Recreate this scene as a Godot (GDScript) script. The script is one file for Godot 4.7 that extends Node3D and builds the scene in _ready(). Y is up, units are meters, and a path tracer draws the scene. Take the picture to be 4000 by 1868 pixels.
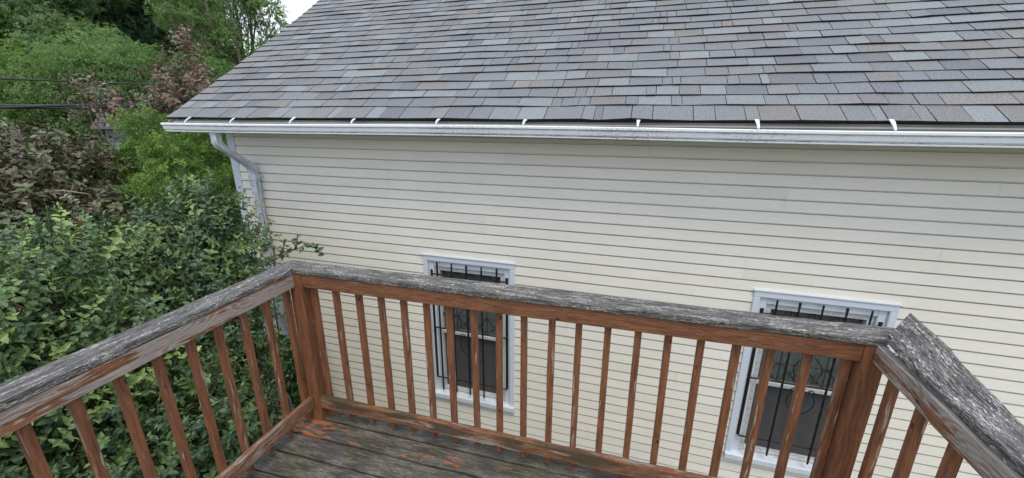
extends Node3D
# A weathered wooden deck above a side yard, looking at the neighbouring house: cream lap siding,
# grey laminated shingles, white gutter, two barred windows, and a thicket of shrubs and trees on the left.

const GROUND := -2.9                      # the yard, below the deck boards at y = 0
const HOUSE_AT := Vector3(-0.2538, GROUND, -1.9297)
const HOUSE_TURN := -0.0188
const HY := 2.6283                        # added to heights measured from the eye's datum
const PITCH := 0.5811                     # roof slope
const EXPOSURE := 0.1414                  # shingle exposure
const SIDING := 0.1016                    # siding exposure
const EYE := Vector3(1.8615, 1.9928, 1.8671)
const RAIL_TOP := 1.0608
const DECK_LONG := 2.8725

var rng := RandomNumberGenerator.new()
var M := {}
var taken := {}

# ---------------------------------------------------------------- helpers

func nz(seed_value: int, octaves := 2) -> FastNoiseLite:
	var n := FastNoiseLite.new()
	n.seed = seed_value
	n.noise_type = FastNoiseLite.TYPE_SIMPLEX_SMOOTH
	n.frequency = 1.0
	n.fractal_type = FastNoiseLite.FRACTAL_FBM
	n.fractal_octaves = octaves
	return n

func lin(r: float, g: float, b: float) -> Color:       # a real-world (linear) base colour as albedo
	return Color(r, g, b).linear_to_srgb()

func mat(c: Color, rough := 0.8, metal := 0.0) -> StandardMaterial3D:
	var m := StandardMaterial3D.new()
	m.albedo_color = c
	m.roughness = rough
	m.metallic = metal
	return m

func textured(im: Image, rough := 0.9, bump := 0.0) -> StandardMaterial3D:
	var m := StandardMaterial3D.new()
	m.roughness = rough
	if bump > 0.0:
		var b: Image = im.duplicate()
		b.bump_map_to_normal_map(bump)
		m.normal_enabled = true
		m.normal_texture = ImageTexture.create_from_image(b)
		m.normal_scale = 1.0
	m.albedo_texture = ImageTexture.create_from_image(im)
	return m

func paint(w: int, h: int, f: Callable) -> Image:
	var im := Image.create_empty(w, h, false, Image.FORMAT_RGB8)
	for y in h:
		for x in w:
			im.set_pixel(x, y, f.call(x, y))
	return im

func st_new() -> SurfaceTool:
	var st := SurfaceTool.new()
	st.begin(Mesh.PRIMITIVE_TRIANGLES)
	st.set_smooth_group(-1)
	return st

func tri(st: SurfaceTool, a: Vector3, b: Vector3, c: Vector3, ua := Vector2.ZERO, ub := Vector2.ZERO, uc := Vector2.ZERO) -> void:
	# counter-clockwise seen from outside; written clockwise for the engine
	st.set_uv(ua); st.add_vertex(a)
	st.set_uv(uc); st.add_vertex(c)
	st.set_uv(ub); st.add_vertex(b)

func quad(st: SurfaceTool, a: Vector3, b: Vector3, c: Vector3, d: Vector3, ua := Vector2.ZERO, ub := Vector2.ZERO, uc := Vector2.ZERO, ud := Vector2.ZERO) -> void:
	tri(st, a, b, c, ua, ub, uc)
	tri(st, a, c, d, ua, uc, ud)

func done(st: SurfaceTool) -> ArrayMesh:
	st.generate_normals()
	return st.commit()

func put(called: String, mesh: Mesh, m: Material, parent: Node3D = self, t := Transform3D()) -> MeshInstance3D:
	var o := MeshInstance3D.new()
	o.name = called
	o.mesh = mesh
	o.material_override = m
	o.transform = t
	parent.add_child(o, true)
	return o

func numbered(called: String) -> String:
	var n: int = taken.get(called, 0)
	taken[called] = n + 1
	return called if n == 0 else "%s_%03d" % [called, n]

func thing(called: String, label: String, category: String, at := Vector3.ZERO, turn := 0.0, group := "") -> Node3D:
	var o := Node3D.new()
	o.name = numbered(called)
	add_child(o)
	o.position = at
	o.rotation.y = turn
	tag(o, label, category, group)
	return o

func tag(o: Node, label: String, category: String, group := "") -> void:
	o.set_meta("label", label)
	o.set_meta("category", category)
	if group != "":
		o.set_meta("group", group)

func part(called: String, parent: Node3D, at := Vector3.ZERO) -> Node3D:
	var o := Node3D.new()
	o.name = called
	o.position = at
	parent.add_child(o, true)
	return o

func frame(at: Vector3, along: Vector3, up: Vector3) -> Transform3D:
	var x := along.normalized()
	var z := x.cross(up).normalized()
	return Transform3D(Basis(x, z.cross(x), z), at)

# a board along +x from 0 to long, high in y, deep in z (centred), rounded edges, slightly uneven; m0/m1 shear the ends (mitres)
func board(long: float, high: float, deep: float, segs := 4, bevel := 0.004, uneven := 0.0, m0 := 0.0, m1 := 0.0, sd := 1, warp = null) -> ArrayMesh:
	var n := nz(sd)
	var hy := high / 2.0
	var hz := deep / 2.0
	var b := bevel
	var ring := [Vector2(-hz + b, hy), Vector2(0, hy), Vector2(hz - b, hy), Vector2(hz - b * 0.3, hy - b * 0.3), Vector2(hz, hy - b), Vector2(hz, -hy + b), Vector2(hz - b, -hy), Vector2(-hz + b, -hy), Vector2(-hz, -hy + b), Vector2(-hz, hy - b), Vector2(-hz + b * 0.3, hy - b * 0.3)]
	var st := st_new()
	var off := Vector2(fposmod(sd * 0.137, 1.0) * 0.09, fposmod(sd * 0.377, 1.0))
	var prev := []
	var around := [0.0]
	for i in ring.size():
		around.append(around[i] + ring[i].distance_to(ring[(i + 1) % ring.size()]))
	for s in segs + 1:
		var t := float(s) / segs
		var row := []
		for i in ring.size():
			var z: float = ring[i].x
			var y: float = ring[i].y
			var x := lerpf(m0 * z, long + m1 * z, t)
			if uneven > 0.0:
				y += uneven * n.get_noise_3d(x * 5.0, z * 14.0, 3.0 + y * 30.0)
				z += uneven * n.get_noise_3d(x * 5.0, y * 14.0, 9.0 + z * 30.0)
			var p := Vector3(x, y, z)
			if warp != null:
				p = warp.call(p)
			row.append(p)
		if s > 0:
			for i in ring.size():
				var j := (i + 1) % ring.size()
				var u0: float = prev[i].x / 3.2 + off.x
				var u1: float = row[i].x / 3.2 + off.x
				var v0: float = around[i] / 0.2 + off.y
				var v1: float = around[i + 1] / 0.2 + off.y
				quad(st, prev[j], row[j], row[i], prev[i], Vector2(u0, v1), Vector2(u1, v1), Vector2(u1, v0), Vector2(u0, v0))
		if s == 0 or s == segs:
			for i in range(1, ring.size() - 1):
				var e := [row[0], row[i], row[i + 1]]
				var uv := []
				for q in e:
					uv.append(Vector2(q.y / 3.2 + off.x, q.z / 0.2 + off.y))
				if s == 0:
					tri(st, e[0], e[1], e[2], uv[0], uv[1], uv[2])
				else:
					tri(st, e[0], e[2], e[1], uv[0], uv[2], uv[1])
		prev = row
	return done(st)

func box_into(st: SurfaceTool, a: Vector3, b: Vector3, s := 1.0) -> void:
	var lo := a.min(b)
	var hi := a.max(b)
	var p := []
	for i in 8:
		p.append(Vector3(hi.x if i & 1 else lo.x, hi.y if i & 2 else lo.y, hi.z if i & 4 else lo.z))
	for f in [[0, 2, 3, 1], [4, 5, 7, 6], [0, 4, 6, 2], [1, 3, 7, 5], [0, 1, 5, 4], [2, 6, 7, 3]]:
		var uv := []
		for i in f:
			var q: Vector3 = p[i]
			uv.append((Vector2(q.z, q.y) if f == [0, 4, 6, 2] or f == [1, 3, 7, 5] else Vector2(q.x, q.z) if f == [0, 1, 5, 4] or f == [2, 6, 7, 3] else Vector2(q.x, q.y)) * s)
		quad(st, p[f[0]], p[f[1]], p[f[2]], p[f[3]], uv[0], uv[1], uv[2], uv[3])

func box_mesh(a: Vector3, b: Vector3) -> ArrayMesh:
	var st := st_new()
	box_into(st, a, b)
	return done(st)

# box with chamfered edges between two corners
func trim_mesh(a: Vector3, b: Vector3, c := 0.004) -> ArrayMesh:
	var lo := a.min(b)
	var hi := a.max(b)
	var mid := (lo + hi) / 2.0
	var h := (hi - lo) / 2.0
	c = minf(c, minf(h.x, minf(h.y, h.z)) * 0.6)
	var st := st_new()
	var P := func(sx: int, sy: int, sz: int, axis: int) -> Vector3:
		var v := Vector3(h.x * sx, h.y * sy, h.z * sz)
		for k in 3:
			if k != axis:
				v[k] -= signf(v[k]) * c
		return v + mid
	for axis in 3:
		var o1 := (axis + 1) % 3
		var o2 := (axis + 2) % 3
		for s in [-1, 1]:
			var q := []
			for e in [[-1, -1], [1, -1], [1, 1], [-1, 1]]:
				var sg := [0, 0, 0]
				sg[axis] = s; sg[o1] = e[0]; sg[o2] = e[1]
				q.append(P.call(sg[0], sg[1], sg[2], axis))
			if s == 1: quad(st, q[0], q[1], q[2], q[3])
			else: quad(st, q[3], q[2], q[1], q[0])
	for axis in 3:                       # twelve chamfers
		var o1 := (axis + 1) % 3
		var o2 := (axis + 2) % 3
		for s1 in [-1, 1]:
			for s2 in [-1, 1]:
				var g := [0, 0, 0]
				g[o1] = s1; g[o2] = s2
				var A := []
				for e in [-1, 1]:
					g[axis] = e
					A.append(P.call(g[0], g[1], g[2], o1))
					A.append(P.call(g[0], g[1], g[2], o2))
				if s1 * s2 > 0: quad(st, A[0], A[1], A[3], A[2])
				else: quad(st, A[1], A[0], A[2], A[3])
	for sx in [-1, 1]:
		for sy in [-1, 1]:
			for sz in [-1, 1]:
				var a0: Vector3 = P.call(sx, sy, sz, 0)
				var a1: Vector3 = P.call(sx, sy, sz, 1)
				var a2: Vector3 = P.call(sx, sy, sz, 2)
				if sx * sy * sz > 0: tri(st, a0, a1, a2)
				else: tri(st, a0, a2, a1)
	return done(st)

func tube_into(st: SurfaceTool, pts: Array, radii: Array, sides := 6, twist := 0.0) -> void:
	var prev := []
	var up := Vector3(0.31, 0.22, 0.92)
	for i in pts.size():
		var d: Vector3 = (pts[mini(i + 1, pts.size() - 1)] - pts[maxi(i - 1, 0)]).normalized()
		var a := d.cross(up)
		if a.length() < 0.05:
			a = d.cross(Vector3.RIGHT)
		a = a.normalized()
		var b := d.cross(a)
		up = a.cross(d)
		var row := []
		for k in sides:
			var t := TAU * k / sides + twist * i
			row.append(pts[i] + (a * cos(t) + b * sin(t)) * radii[i])
		if i > 0:
			for k in sides:
				var j := (k + 1) % sides
				quad(st, prev[k], prev[j], row[j], row[k], Vector2(k * 0.2, i), Vector2(k * 0.2 + 0.2, i), Vector2(k * 0.2 + 0.2, i + 1), Vector2(k * 0.2, i + 1))
		if i == 0:
			for k in range(1, sides - 1): tri(st, row[0], row[k + 1], row[k])
		if i == pts.size() - 1:
			for k in range(1, sides - 1): tri(st, row[0], row[k], row[k + 1])
		prev = row

func tube(pts: Array, r: float, sides := 6, twist := 0.0) -> ArrayMesh:
	var st := st_new()
	var rr := []
	for p in pts: rr.append(r)
	tube_into(st, pts, rr, sides, twist)
	return done(st)

# extrude a closed profile (y up, z out; counter-clockwise seen from +x) along x
func extrude_x(prof: PackedVector2Array, x0: float, x1: float, segs := 1, sag = null, vs := 1.0) -> ArrayMesh:
	var st := st_new()
	var n := prof.size()
	var around := [0.0]
	for i in n: around.append(around[i] + prof[i].distance_to(prof[(i + 1) % n]))
	for s in segs:
		var xa := lerpf(x0, x1, float(s) / segs)
		var xb := lerpf(x0, x1, float(s + 1) / segs)
		var ya: float = sag.call(xa) if sag != null else 0.0
		var yb: float = sag.call(xb) if sag != null else 0.0
		for i in n:
			var j := (i + 1) % n
			var p := prof[i]
			var q := prof[j]
			quad(st, Vector3(xa, p.y + ya, p.x), Vector3(xb, p.y + yb, p.x), Vector3(xb, q.y + yb, q.x), Vector3(xa, q.y + ya, q.x), Vector2(xa, around[i] * vs), Vector2(xb, around[i] * vs), Vector2(xb, around[i + 1] * vs), Vector2(xa, around[i + 1] * vs))
	var idx := Geometry2D.triangulate_polygon(prof)
	for e in [[x0, -1], [x1, 1]]:
		var yy: float = sag.call(e[0]) if sag != null else 0.0
		for i in range(0, idx.size(), 3):
			var a := Vector3(e[0], prof[idx[i]].y + yy, prof[idx[i]].x)
			var b := Vector3(e[0], prof[idx[i + 1]].y + yy, prof[idx[i + 1]].x)
			var c := Vector3(e[0], prof[idx[i + 2]].y + yy, prof[idx[i + 2]].x)
			if ((b - a).cross(c - a).x > 0.0) == (e[1] > 0): tri(st, a, b, c)
			else: tri(st, a, c, b)
	return done(st)

# ---------------------------------------------------------------- start

func _ready() -> void:
	rng.seed = 20240611
	make_camera_and_light()
	make_materials()
	make_ground()
	make_house()
	make_deck()
	make_plants()
	make_wires()

func make_camera_and_light() -> void:
	var cam := Camera3D.new()
	cam.name = "camera"
	cam.fov = 60.19
	cam.near = 0.05
	cam.far = 600.0
	cam.position = EYE
	cam.rotation = Vector3(-0.2972, 0.2767, 0.0003)
	add_child(cam)
	var env := Environment.new()
	env.background_mode = Environment.BG_SKY
	var sky := Sky.new()
	var sm := ProceduralSkyMaterial.new()
	sm.sky_top_color = Color(0.86, 0.91, 1.0)
	sm.sky_horizon_color = Color(0.97, 0.98, 1.0)
	sm.sky_curve = 0.25
	sm.ground_bottom_color = Color(0.3, 0.32, 0.28)
	sm.ground_horizon_color = Color(0.6, 0.64, 0.62)
	sm.sky_energy_multiplier = 1.0
	sky.sky_material = sm
	env.sky = sky
	env.background_energy_multiplier = 1.0
	env.tonemap_mode = Environment.TONE_MAPPER_LINEAR
	env.tonemap_exposure = 1.5
	env.sdfgi_enabled = true
	env.ssao_enabled = true
	env.ssil_enabled = true
	var we := WorldEnvironment.new()
	we.name = "world_environment"
	we.environment = env
	add_child(we)
	var sun := DirectionalLight3D.new()
	sun.name = "sun"
	sun.light_energy = 0.45
	sun.light_angular_distance = 25.0
	sun.light_color = Color(1.0, 0.965, 0.9)
	sun.shadow_enabled = true
	sun.rotation_degrees = Vector3(-62, 26, 0)
	add_child(sun)

# ---------------------------------------------------------------- materials

func make_materials() -> void:
	var a := nz(1, 3)
	var b := nz(2, 2)
	var c := nz(3, 2)
	var d := nz(4, 3)
	# weathered bare boards: silver fibres, flaked grey coating, dark checks
	var weathered := func(light: float, flake: float, mossy: float) -> Callable:
		return func(px: int, py: int) -> Color:
			var x := px * 3.2 / 2048.0
			var y := py * 0.2 / 128.0
			var fib := a.get_noise_2d(x * 22.0, y * 420.0)
			var med := b.get_noise_2d(x * 9.0, y * 150.0)
			var pat := c.get_noise_2d(x * 4.0, y * 22.0)
			var v := light + 0.13 * fib + 0.12 * med + 0.09 * pat
			var fl := d.get_noise_2d(x * 38.0, y * 230.0) + 0.5 * pat + 0.2 * fib
			v = lerpf(v, 0.70 + 0.1 * fib, smoothstep(flake, flake + 0.12, fl))
			var cr := b.get_noise_2d(x * 7.0 + 40.0, y * 260.0 + 11.0) + 0.25 * a.get_noise_2d(x * 30.0, y * 90.0)
			v = lerpf(v, 0.13, 0.9 * smoothstep(0.28, 0.42, cr))
			v = clampf(v, 0.06, 0.9)
			var ms := smoothstep(0.1, 0.45, c.get_noise_2d(x * 3.0 + 9.0, y * 12.0 + 5.0)) * mossy
			return Color(v * lerpf(1.0, 0.92, ms), v * lerpf(0.985, 0.96, ms), v * lerpf(0.975, 0.70, ms))
	M.cap = textured(paint(2048, 128, weathered.call(0.40, 0.26, 0.15)), 0.9, 7.0)
	M.cap_worn = textured(paint(2048, 128, weathered.call(0.40, 0.12, 0.1)), 0.9, 9.0)
	# deck boards: dull grey brown, algae, scraps of old orange stain
	var deck_fn := func(orange: float) -> Callable:
		return func(px: int, py: int) -> Color:
			var x := px * 3.2 / 2048.0
			var y := py * 0.2 / 128.0
			var fib := a.get_noise_2d(x * 16.0 + 70.0, y * 380.0)
			var med := b.get_noise_2d(x * 7.0 + 30.0, y * 90.0)
			var pat := c.get_noise_2d(x * 3.5 + 20.0, y * 14.0)
			var v := 0.335 + 0.10 * fib + 0.09 * med + 0.08 * pat
			var fl := d.get_noise_2d(x * 20.0 + 5.0, y * 110.0) + 0.4 * pat
			v = lerpf(v, 0.53, 0.7 * smoothstep(0.30, 0.50, fl))
			v = lerpf(v, 0.13, 0.8 * smoothstep(0.38, 0.52, b.get_noise_2d(x * 5.0 + 80.0, y * 240.0)))
			var col := Color(v, v * 0.955, v * 0.91)
			var moss := smoothstep(0.02, 0.4, c.get_noise_2d(x * 2.6 + 51.0, y * 9.0 + 3.0) + 0.15 * fib)
			col = col.lerp(Color(v * 0.80, v * 0.80, v * 0.58), moss * 0.6)
			var og := d.get_noise_2d(x * 6.0 + 13.0, y * 26.0 + 8.0) + 0.45 * c.get_noise_2d(x * 2.0 + 33.0, y * 6.0) + 0.2 * fib + 0.62 * (1.0 - smoothstep(0.25, 0.75, x)) - 0.22
			return col.lerp(Color(0.62 + 0.1 * fib, 0.37 + 0.06 * fib, 0.23), smoothstep(orange, orange + 0.08, og) * 0.9)
	M.deck = textured(paint(2048, 128, deck_fn.call(3.0)), 0.92, 6.0)
	M.deck_stained = textured(paint(2048, 128, deck_fn.call(0.36)), 0.92, 6.0)
	# red-brown stain over pine, worn through to grey wood
	var stain := func(wear: float, dirt: float, shift: float, thin: float) -> Callable:
		return func(px: int, py: int) -> Color:
			var x := px * 3.2 / 2048.0 + shift
			var y := py * 0.2 / 128.0
			var swirl := c.get_noise_2d(x * 1.7, y * 9.0)
			var knot := 1.0
			for q in [[0.42, 0.148], [1.02, 0.155], [1.75, 0.05], [2.55, 0.150]]:
				knot = minf(knot, Vector2((px * 3.2 / 2048.0 - q[0]) * 0.55, y - q[1]).length())
			var rings := sin((y * 62.0 + swirl * 3.4 + 1.6 * exp(-knot / 0.014)) * TAU * 0.5)
			var fib := a.get_noise_2d(x * 14.0, y * 330.0)
			var k := 1.0 + 0.12 * fib + 0.07 * rings + 0.10 * b.get_noise_2d(x * 3.0, y * 20.0)
			var brown := Color(0.465 * k, 0.300 * k, 0.195 * k)
			var g := 0.60 + 0.09 * fib + 0.05 * rings
			var grey := Color(g, g * 0.945, g * 0.90).lerp(brown * 0.75, 0.5 * smoothstep(0.55, 1.0, rings + 0.6 * fib))
			var m := d.get_noise_2d(x * 1.5, y * 17.0) * 1.1 + 0.12 * rings + 0.25 * fib
			var col := brown.lerp(grey, smoothstep(wear, wear + 0.10, m))
			var hair := b.get_noise_2d(x * 9.0 + 60.0, y * 340.0)
			col = col.lerp(grey, smoothstep(thin, thin + 0.12, hair) * 0.8)
			col = col.lerp(Color(0.20, 0.105, 0.075), 0.6 * smoothstep(0.40, 0.58, b.get_noise_2d(x * 4.0 + 7.0, y * 210.0)))
			col = col.lerp(Color(0.19, 0.10, 0.07), 0.85 * (1.0 - smoothstep(0.0045, 0.008, knot)))
			if dirt > 0.0:
				var dm := smoothstep(0.0, 0.35, c.get_noise_2d(x * 2.2 + 17.0, y * 12.0 + 2.0) + 0.25 * fib)
				col = col.lerp(Color(0.27 + 0.08 * fib, 0.235 + 0.07 * fib, 0.165), dm * dirt)
			return col
	M.stain = textured(paint(2048, 128, stain.call(0.50, 0.0, 0.0, 0.80)), 0.72, 3.0)
	M.stain_post = textured(paint(2048, 128, stain.call(0.80, 0.0, 5.0, 0.8)), 0.72, 2.0)
	M.stain_rail = textured(paint(2048, 128, stain.call(0.70, 0.0, 9.0, 0.47)), 0.72, 3.0)
	M.stain_worn = textured(paint(2048, 128, stain.call(-0.36, 0.0, 13.0, 0.5)), 0.8, 4.0)
	M.stain_low = textured(paint(2048, 128, stain.call(0.30, 0.85, 21.0, 0.24)), 0.85, 6.0)
	M.stain_low_side = textured(paint(2048, 128, stain.call(0.16, 0.12, 26.0, 0.22)), 0.8, 5.0)
	# siding: faintly chalky vinyl
	var vinyl := paint(512, 64, func(px: int, py: int) -> Color:
		var x := px * 6.0 / 512.0
		var y := py * 0.75 / 64.0
		var k := 1.0 + 0.018 * a.get_noise_2d(x * 4.0, y * 60.0) + 0.02 * c.get_noise_2d(x * 0.8, y * 3.0)
		return Color(0.905 * k, 0.895 * k, 0.864 * k))
	for i in 3:
		var v := textured(vinyl, 0.55)
		v.albedo_color = [Color(1, 1, 1), Color(0.985, 0.985, 0.98), Color(1.0, 0.995, 0.985)][i]
		v.uv1_scale = Vector3(1.0 / 6.0, 1.0 / 0.75, 1)
		v.uv1_offset = Vector3(0.37 * i, 0.21 * i, 0)
		M["vinyl%d" % i] = v
	# shingle granules
	var sh := RandomNumberGenerator.new()
	sh.seed = 77
	var gran := paint(512, 512, func(px: int, py: int) -> Color:
		var k := 0.80 + 0.20 * sh.randf_range(-1, 1) + 0.09 * a.get_noise_2d(px * 0.06, py * 0.06) + 0.20 * b.get_noise_2d(px * 0.16, py * 0.16)
		var r := sh.randf()
		if r > 0.965: k += 0.32
		if r < 0.05: k -= 0.3
		return Color(clampf(k, 0.1, 1.0), clampf(k, 0.1, 1.0), clampf(k * 1.005, 0.1, 1.0)))
	M.shingle = textured(gran, 0.95, 2.0)
	M.shingle.vertex_color_use_as_albedo = true
	# painted aluminium
	var streak := paint(1024, 64, func(px: int, py: int) -> Color:
		var x := px * 8.0 / 1024.0
		var y := py * 0.4 / 64.0
		var k := 1.0 + 0.03 * a.get_noise_2d(x * 6.0, y * 10.0) + 0.03 * b.get_noise_2d(x * 20.0, y * 2.0)
		return Color(0.80 * k, 0.835 * k, 0.88 * k))
	M.alum = textured(streak, 0.38)
	M.alum.uv1_scale = Vector3(1.0 / 8.0, 1.0 / 0.4, 1)
	# the gutter's face carries soot in the two grooves of its profile (v runs round the profile)
	M.gutter = textured(paint(2048, 128, func(px: int, py: int) -> Color:
		var x := px * 11.0 / 2048.0
		var v := py / 128.0 * 0.42
		var n1 := a.get_noise_2d(x * 7.0, v * 60.0)
		var n2 := b.get_noise_2d(x * 30.0, v * 160.0)
		var n3 := c.get_noise_2d(x * 0.9, 3.0)
		var soot := 0.0
		for band in [[0.021, 0.004, 0.8], [0.070, 0.007, 0.45]]:
			soot = maxf(soot, band[2] * exp(-pow((v - 0.179 - band[0]) / band[1], 2.0)))
		soot = clampf(soot * (0.45 + 0.7 * n3 + 0.9 * n1 + 0.5 * n2), 0.0, 0.9)
		soot = maxf(soot, 0.4 * smoothstep(0.5, 0.65, n2 + 0.3 * n3))
		var k := 1.0 + 0.03 * n1
		return Color(0.905 * k, 0.92 * k, 0.94 * k).lerp(Color(0.16, 0.16, 0.165), soot)), 0.4)
	M.gutter.uv1_scale = Vector3(1.0 / 11.0, 1.0 / 0.42, 1)
	M.downspout = textured(paint(512, 128, func(px: int, py: int) -> Color:
		var x := px * 2.0 / 512.0
		var y := py * 0.3 / 128.0
		var n1 := a.get_noise_2d(x * 3.0, y * 40.0)
		var n2 := b.get_noise_2d(x * 5.0, y * 90.0)
		var col := Color(0.79, 0.825, 0.86)
		col = col.lerp(Color(0.52, 0.54, 0.57), smoothstep(0.05, 0.5, n1) * 0.7)
		return col.lerp(Color(0.25, 0.23, 0.25), smoothstep(0.42, 0.6, n2) * 0.6)), 0.45)
	M.fascia = mat(Color(0.66, 0.65, 0.61), 0.7)
	M.cream = mat(Color(0.86, 0.85, 0.80), 0.6)
	M.dark_wood = mat(Color(0.16, 0.15, 0.145), 0.9)
	M.core = mat(Color(0.55, 0.54, 0.5), 0.9)
	M.concrete = mat(Color(0.5, 0.5, 0.48), 0.95)
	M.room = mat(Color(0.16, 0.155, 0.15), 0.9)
	M.roof_deck = mat(Color(0.10, 0.10, 0.105), 0.95)
	M.old_paint = textured(paint(256, 256, func(px: int, py: int) -> Color:
		var n1 := a.get_noise_2d(px * 0.02, py * 0.15)
		var n2 := b.get_noise_2d(px * 0.09, py * 0.03)
		return Color(0.80, 0.81, 0.82).lerp(Color(0.50, 0.49, 0.48), smoothstep(0.15, 0.5, n1 + 0.5 * n2) * 0.4)), 0.6)
	M.old_paint.uv1_triplanar = true
	M.old_paint.uv1_scale = Vector3(2, 2, 2)
	M.iron = mat(Color(0.10, 0.10, 0.115), 0.45)
	M.lead = mat(Color(0.19, 0.19, 0.20), 0.5)
	M.screen = textured(paint(256, 256, func(px: int, py: int) -> Color:
		var k := 0.27 + 0.02 * a.get_noise_2d(px * 0.03, py * 0.03) + (0.03 if (px + py) % 2 == 0 else 0.0)
		if b.get_noise_2d(px * 0.4, py * 0.05) > 0.80: k += 0.2
		return Color(k, k, k * 1.02)), 0.85)
	M.glass = mat(Color(0.45, 0.50, 0.50, 0.28), 0.04)
	M.glass.transparency = BaseMaterial3D.TRANSPARENCY_ALPHA
	M.curtain = textured(paint(256, 256, func(px: int, py: int) -> Color:
		var k := 0.42 + 0.06 * sin(px * 0.35) + 0.08 * a.get_noise_2d(px * 0.02, py * 0.02)
		return Color(k * 0.94, k, k * 0.97)), 0.9)
	M.far_wall = mat(Color(0.46, 0.48, 0.50), 0.8)
	M.far_roof = mat(Color(0.40, 0.41, 0.43), 0.9)
	M.lichen = mat(Color(0.66, 0.64, 0.52), 0.95)
	M.cable = mat(Color(0.09, 0.09, 0.095), 0.45)
	M.soil = textured(paint(512, 512, func(px: int, py: int) -> Color:
		var n1 := a.get_noise_2d(px * 0.03, py * 0.03)
		var n2 := b.get_noise_2d(px * 0.2, py * 0.2)
		return Color(0.27, 0.24, 0.18).lerp(Color(0.23, 0.30, 0.14), smoothstep(-0.2, 0.3, n1 + 0.3 * n2)) * (1.0 + 0.25 * n2)), 1.0)
	M.soil.uv1_scale = Vector3(200, 200, 1)
	M.bark = textured(paint(128, 256, func(px: int, py: int) -> Color:
		var k := 0.36 + 0.12 * a.get_noise_2d(px * 0.12, py * 0.03) + 0.08 * b.get_noise_2d(px * 0.3, py * 0.1)
		return Color(k, k * 0.94, k * 0.86)), 0.95)
	M.bark_pale = mat(Color(0.56, 0.52, 0.48), 0.9)
	M.twig = mat(Color(0.36, 0.29, 0.19), 0.85)
	M.picket = textured(paint(64, 256, func(px: int, py: int) -> Color:
		var k := 0.52 + 0.12 * a.get_noise_2d(px * 0.35, py * 0.02) + 0.06 * b.get_noise_2d(px * 0.1, py * 0.1)
		return Color(k, k * 0.93, k * 0.82)), 0.95)

func leaf_mat(c: Color, rough: float, through: float) -> StandardMaterial3D:
	var m := mat(c, rough)
	m.vertex_color_use_as_albedo = true
	m.cull_mode = BaseMaterial3D.CULL_DISABLED
	if through > 0.0:
		m.backlight_enabled = true
		m.backlight = Color(through, through, through * 0.6)
	return m

# ---------------------------------------------------------------- setting

func make_ground() -> void:
	var p := PlaneMesh.new()
	p.size = Vector2(500, 500)
	var g := put("ground", p, M.soil, self, Transform3D(Basis(), Vector3(0, GROUND, 0)))
	g.set_meta("kind", "structure")

# ---------------------------------------------------------------- the neighbouring house

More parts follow.
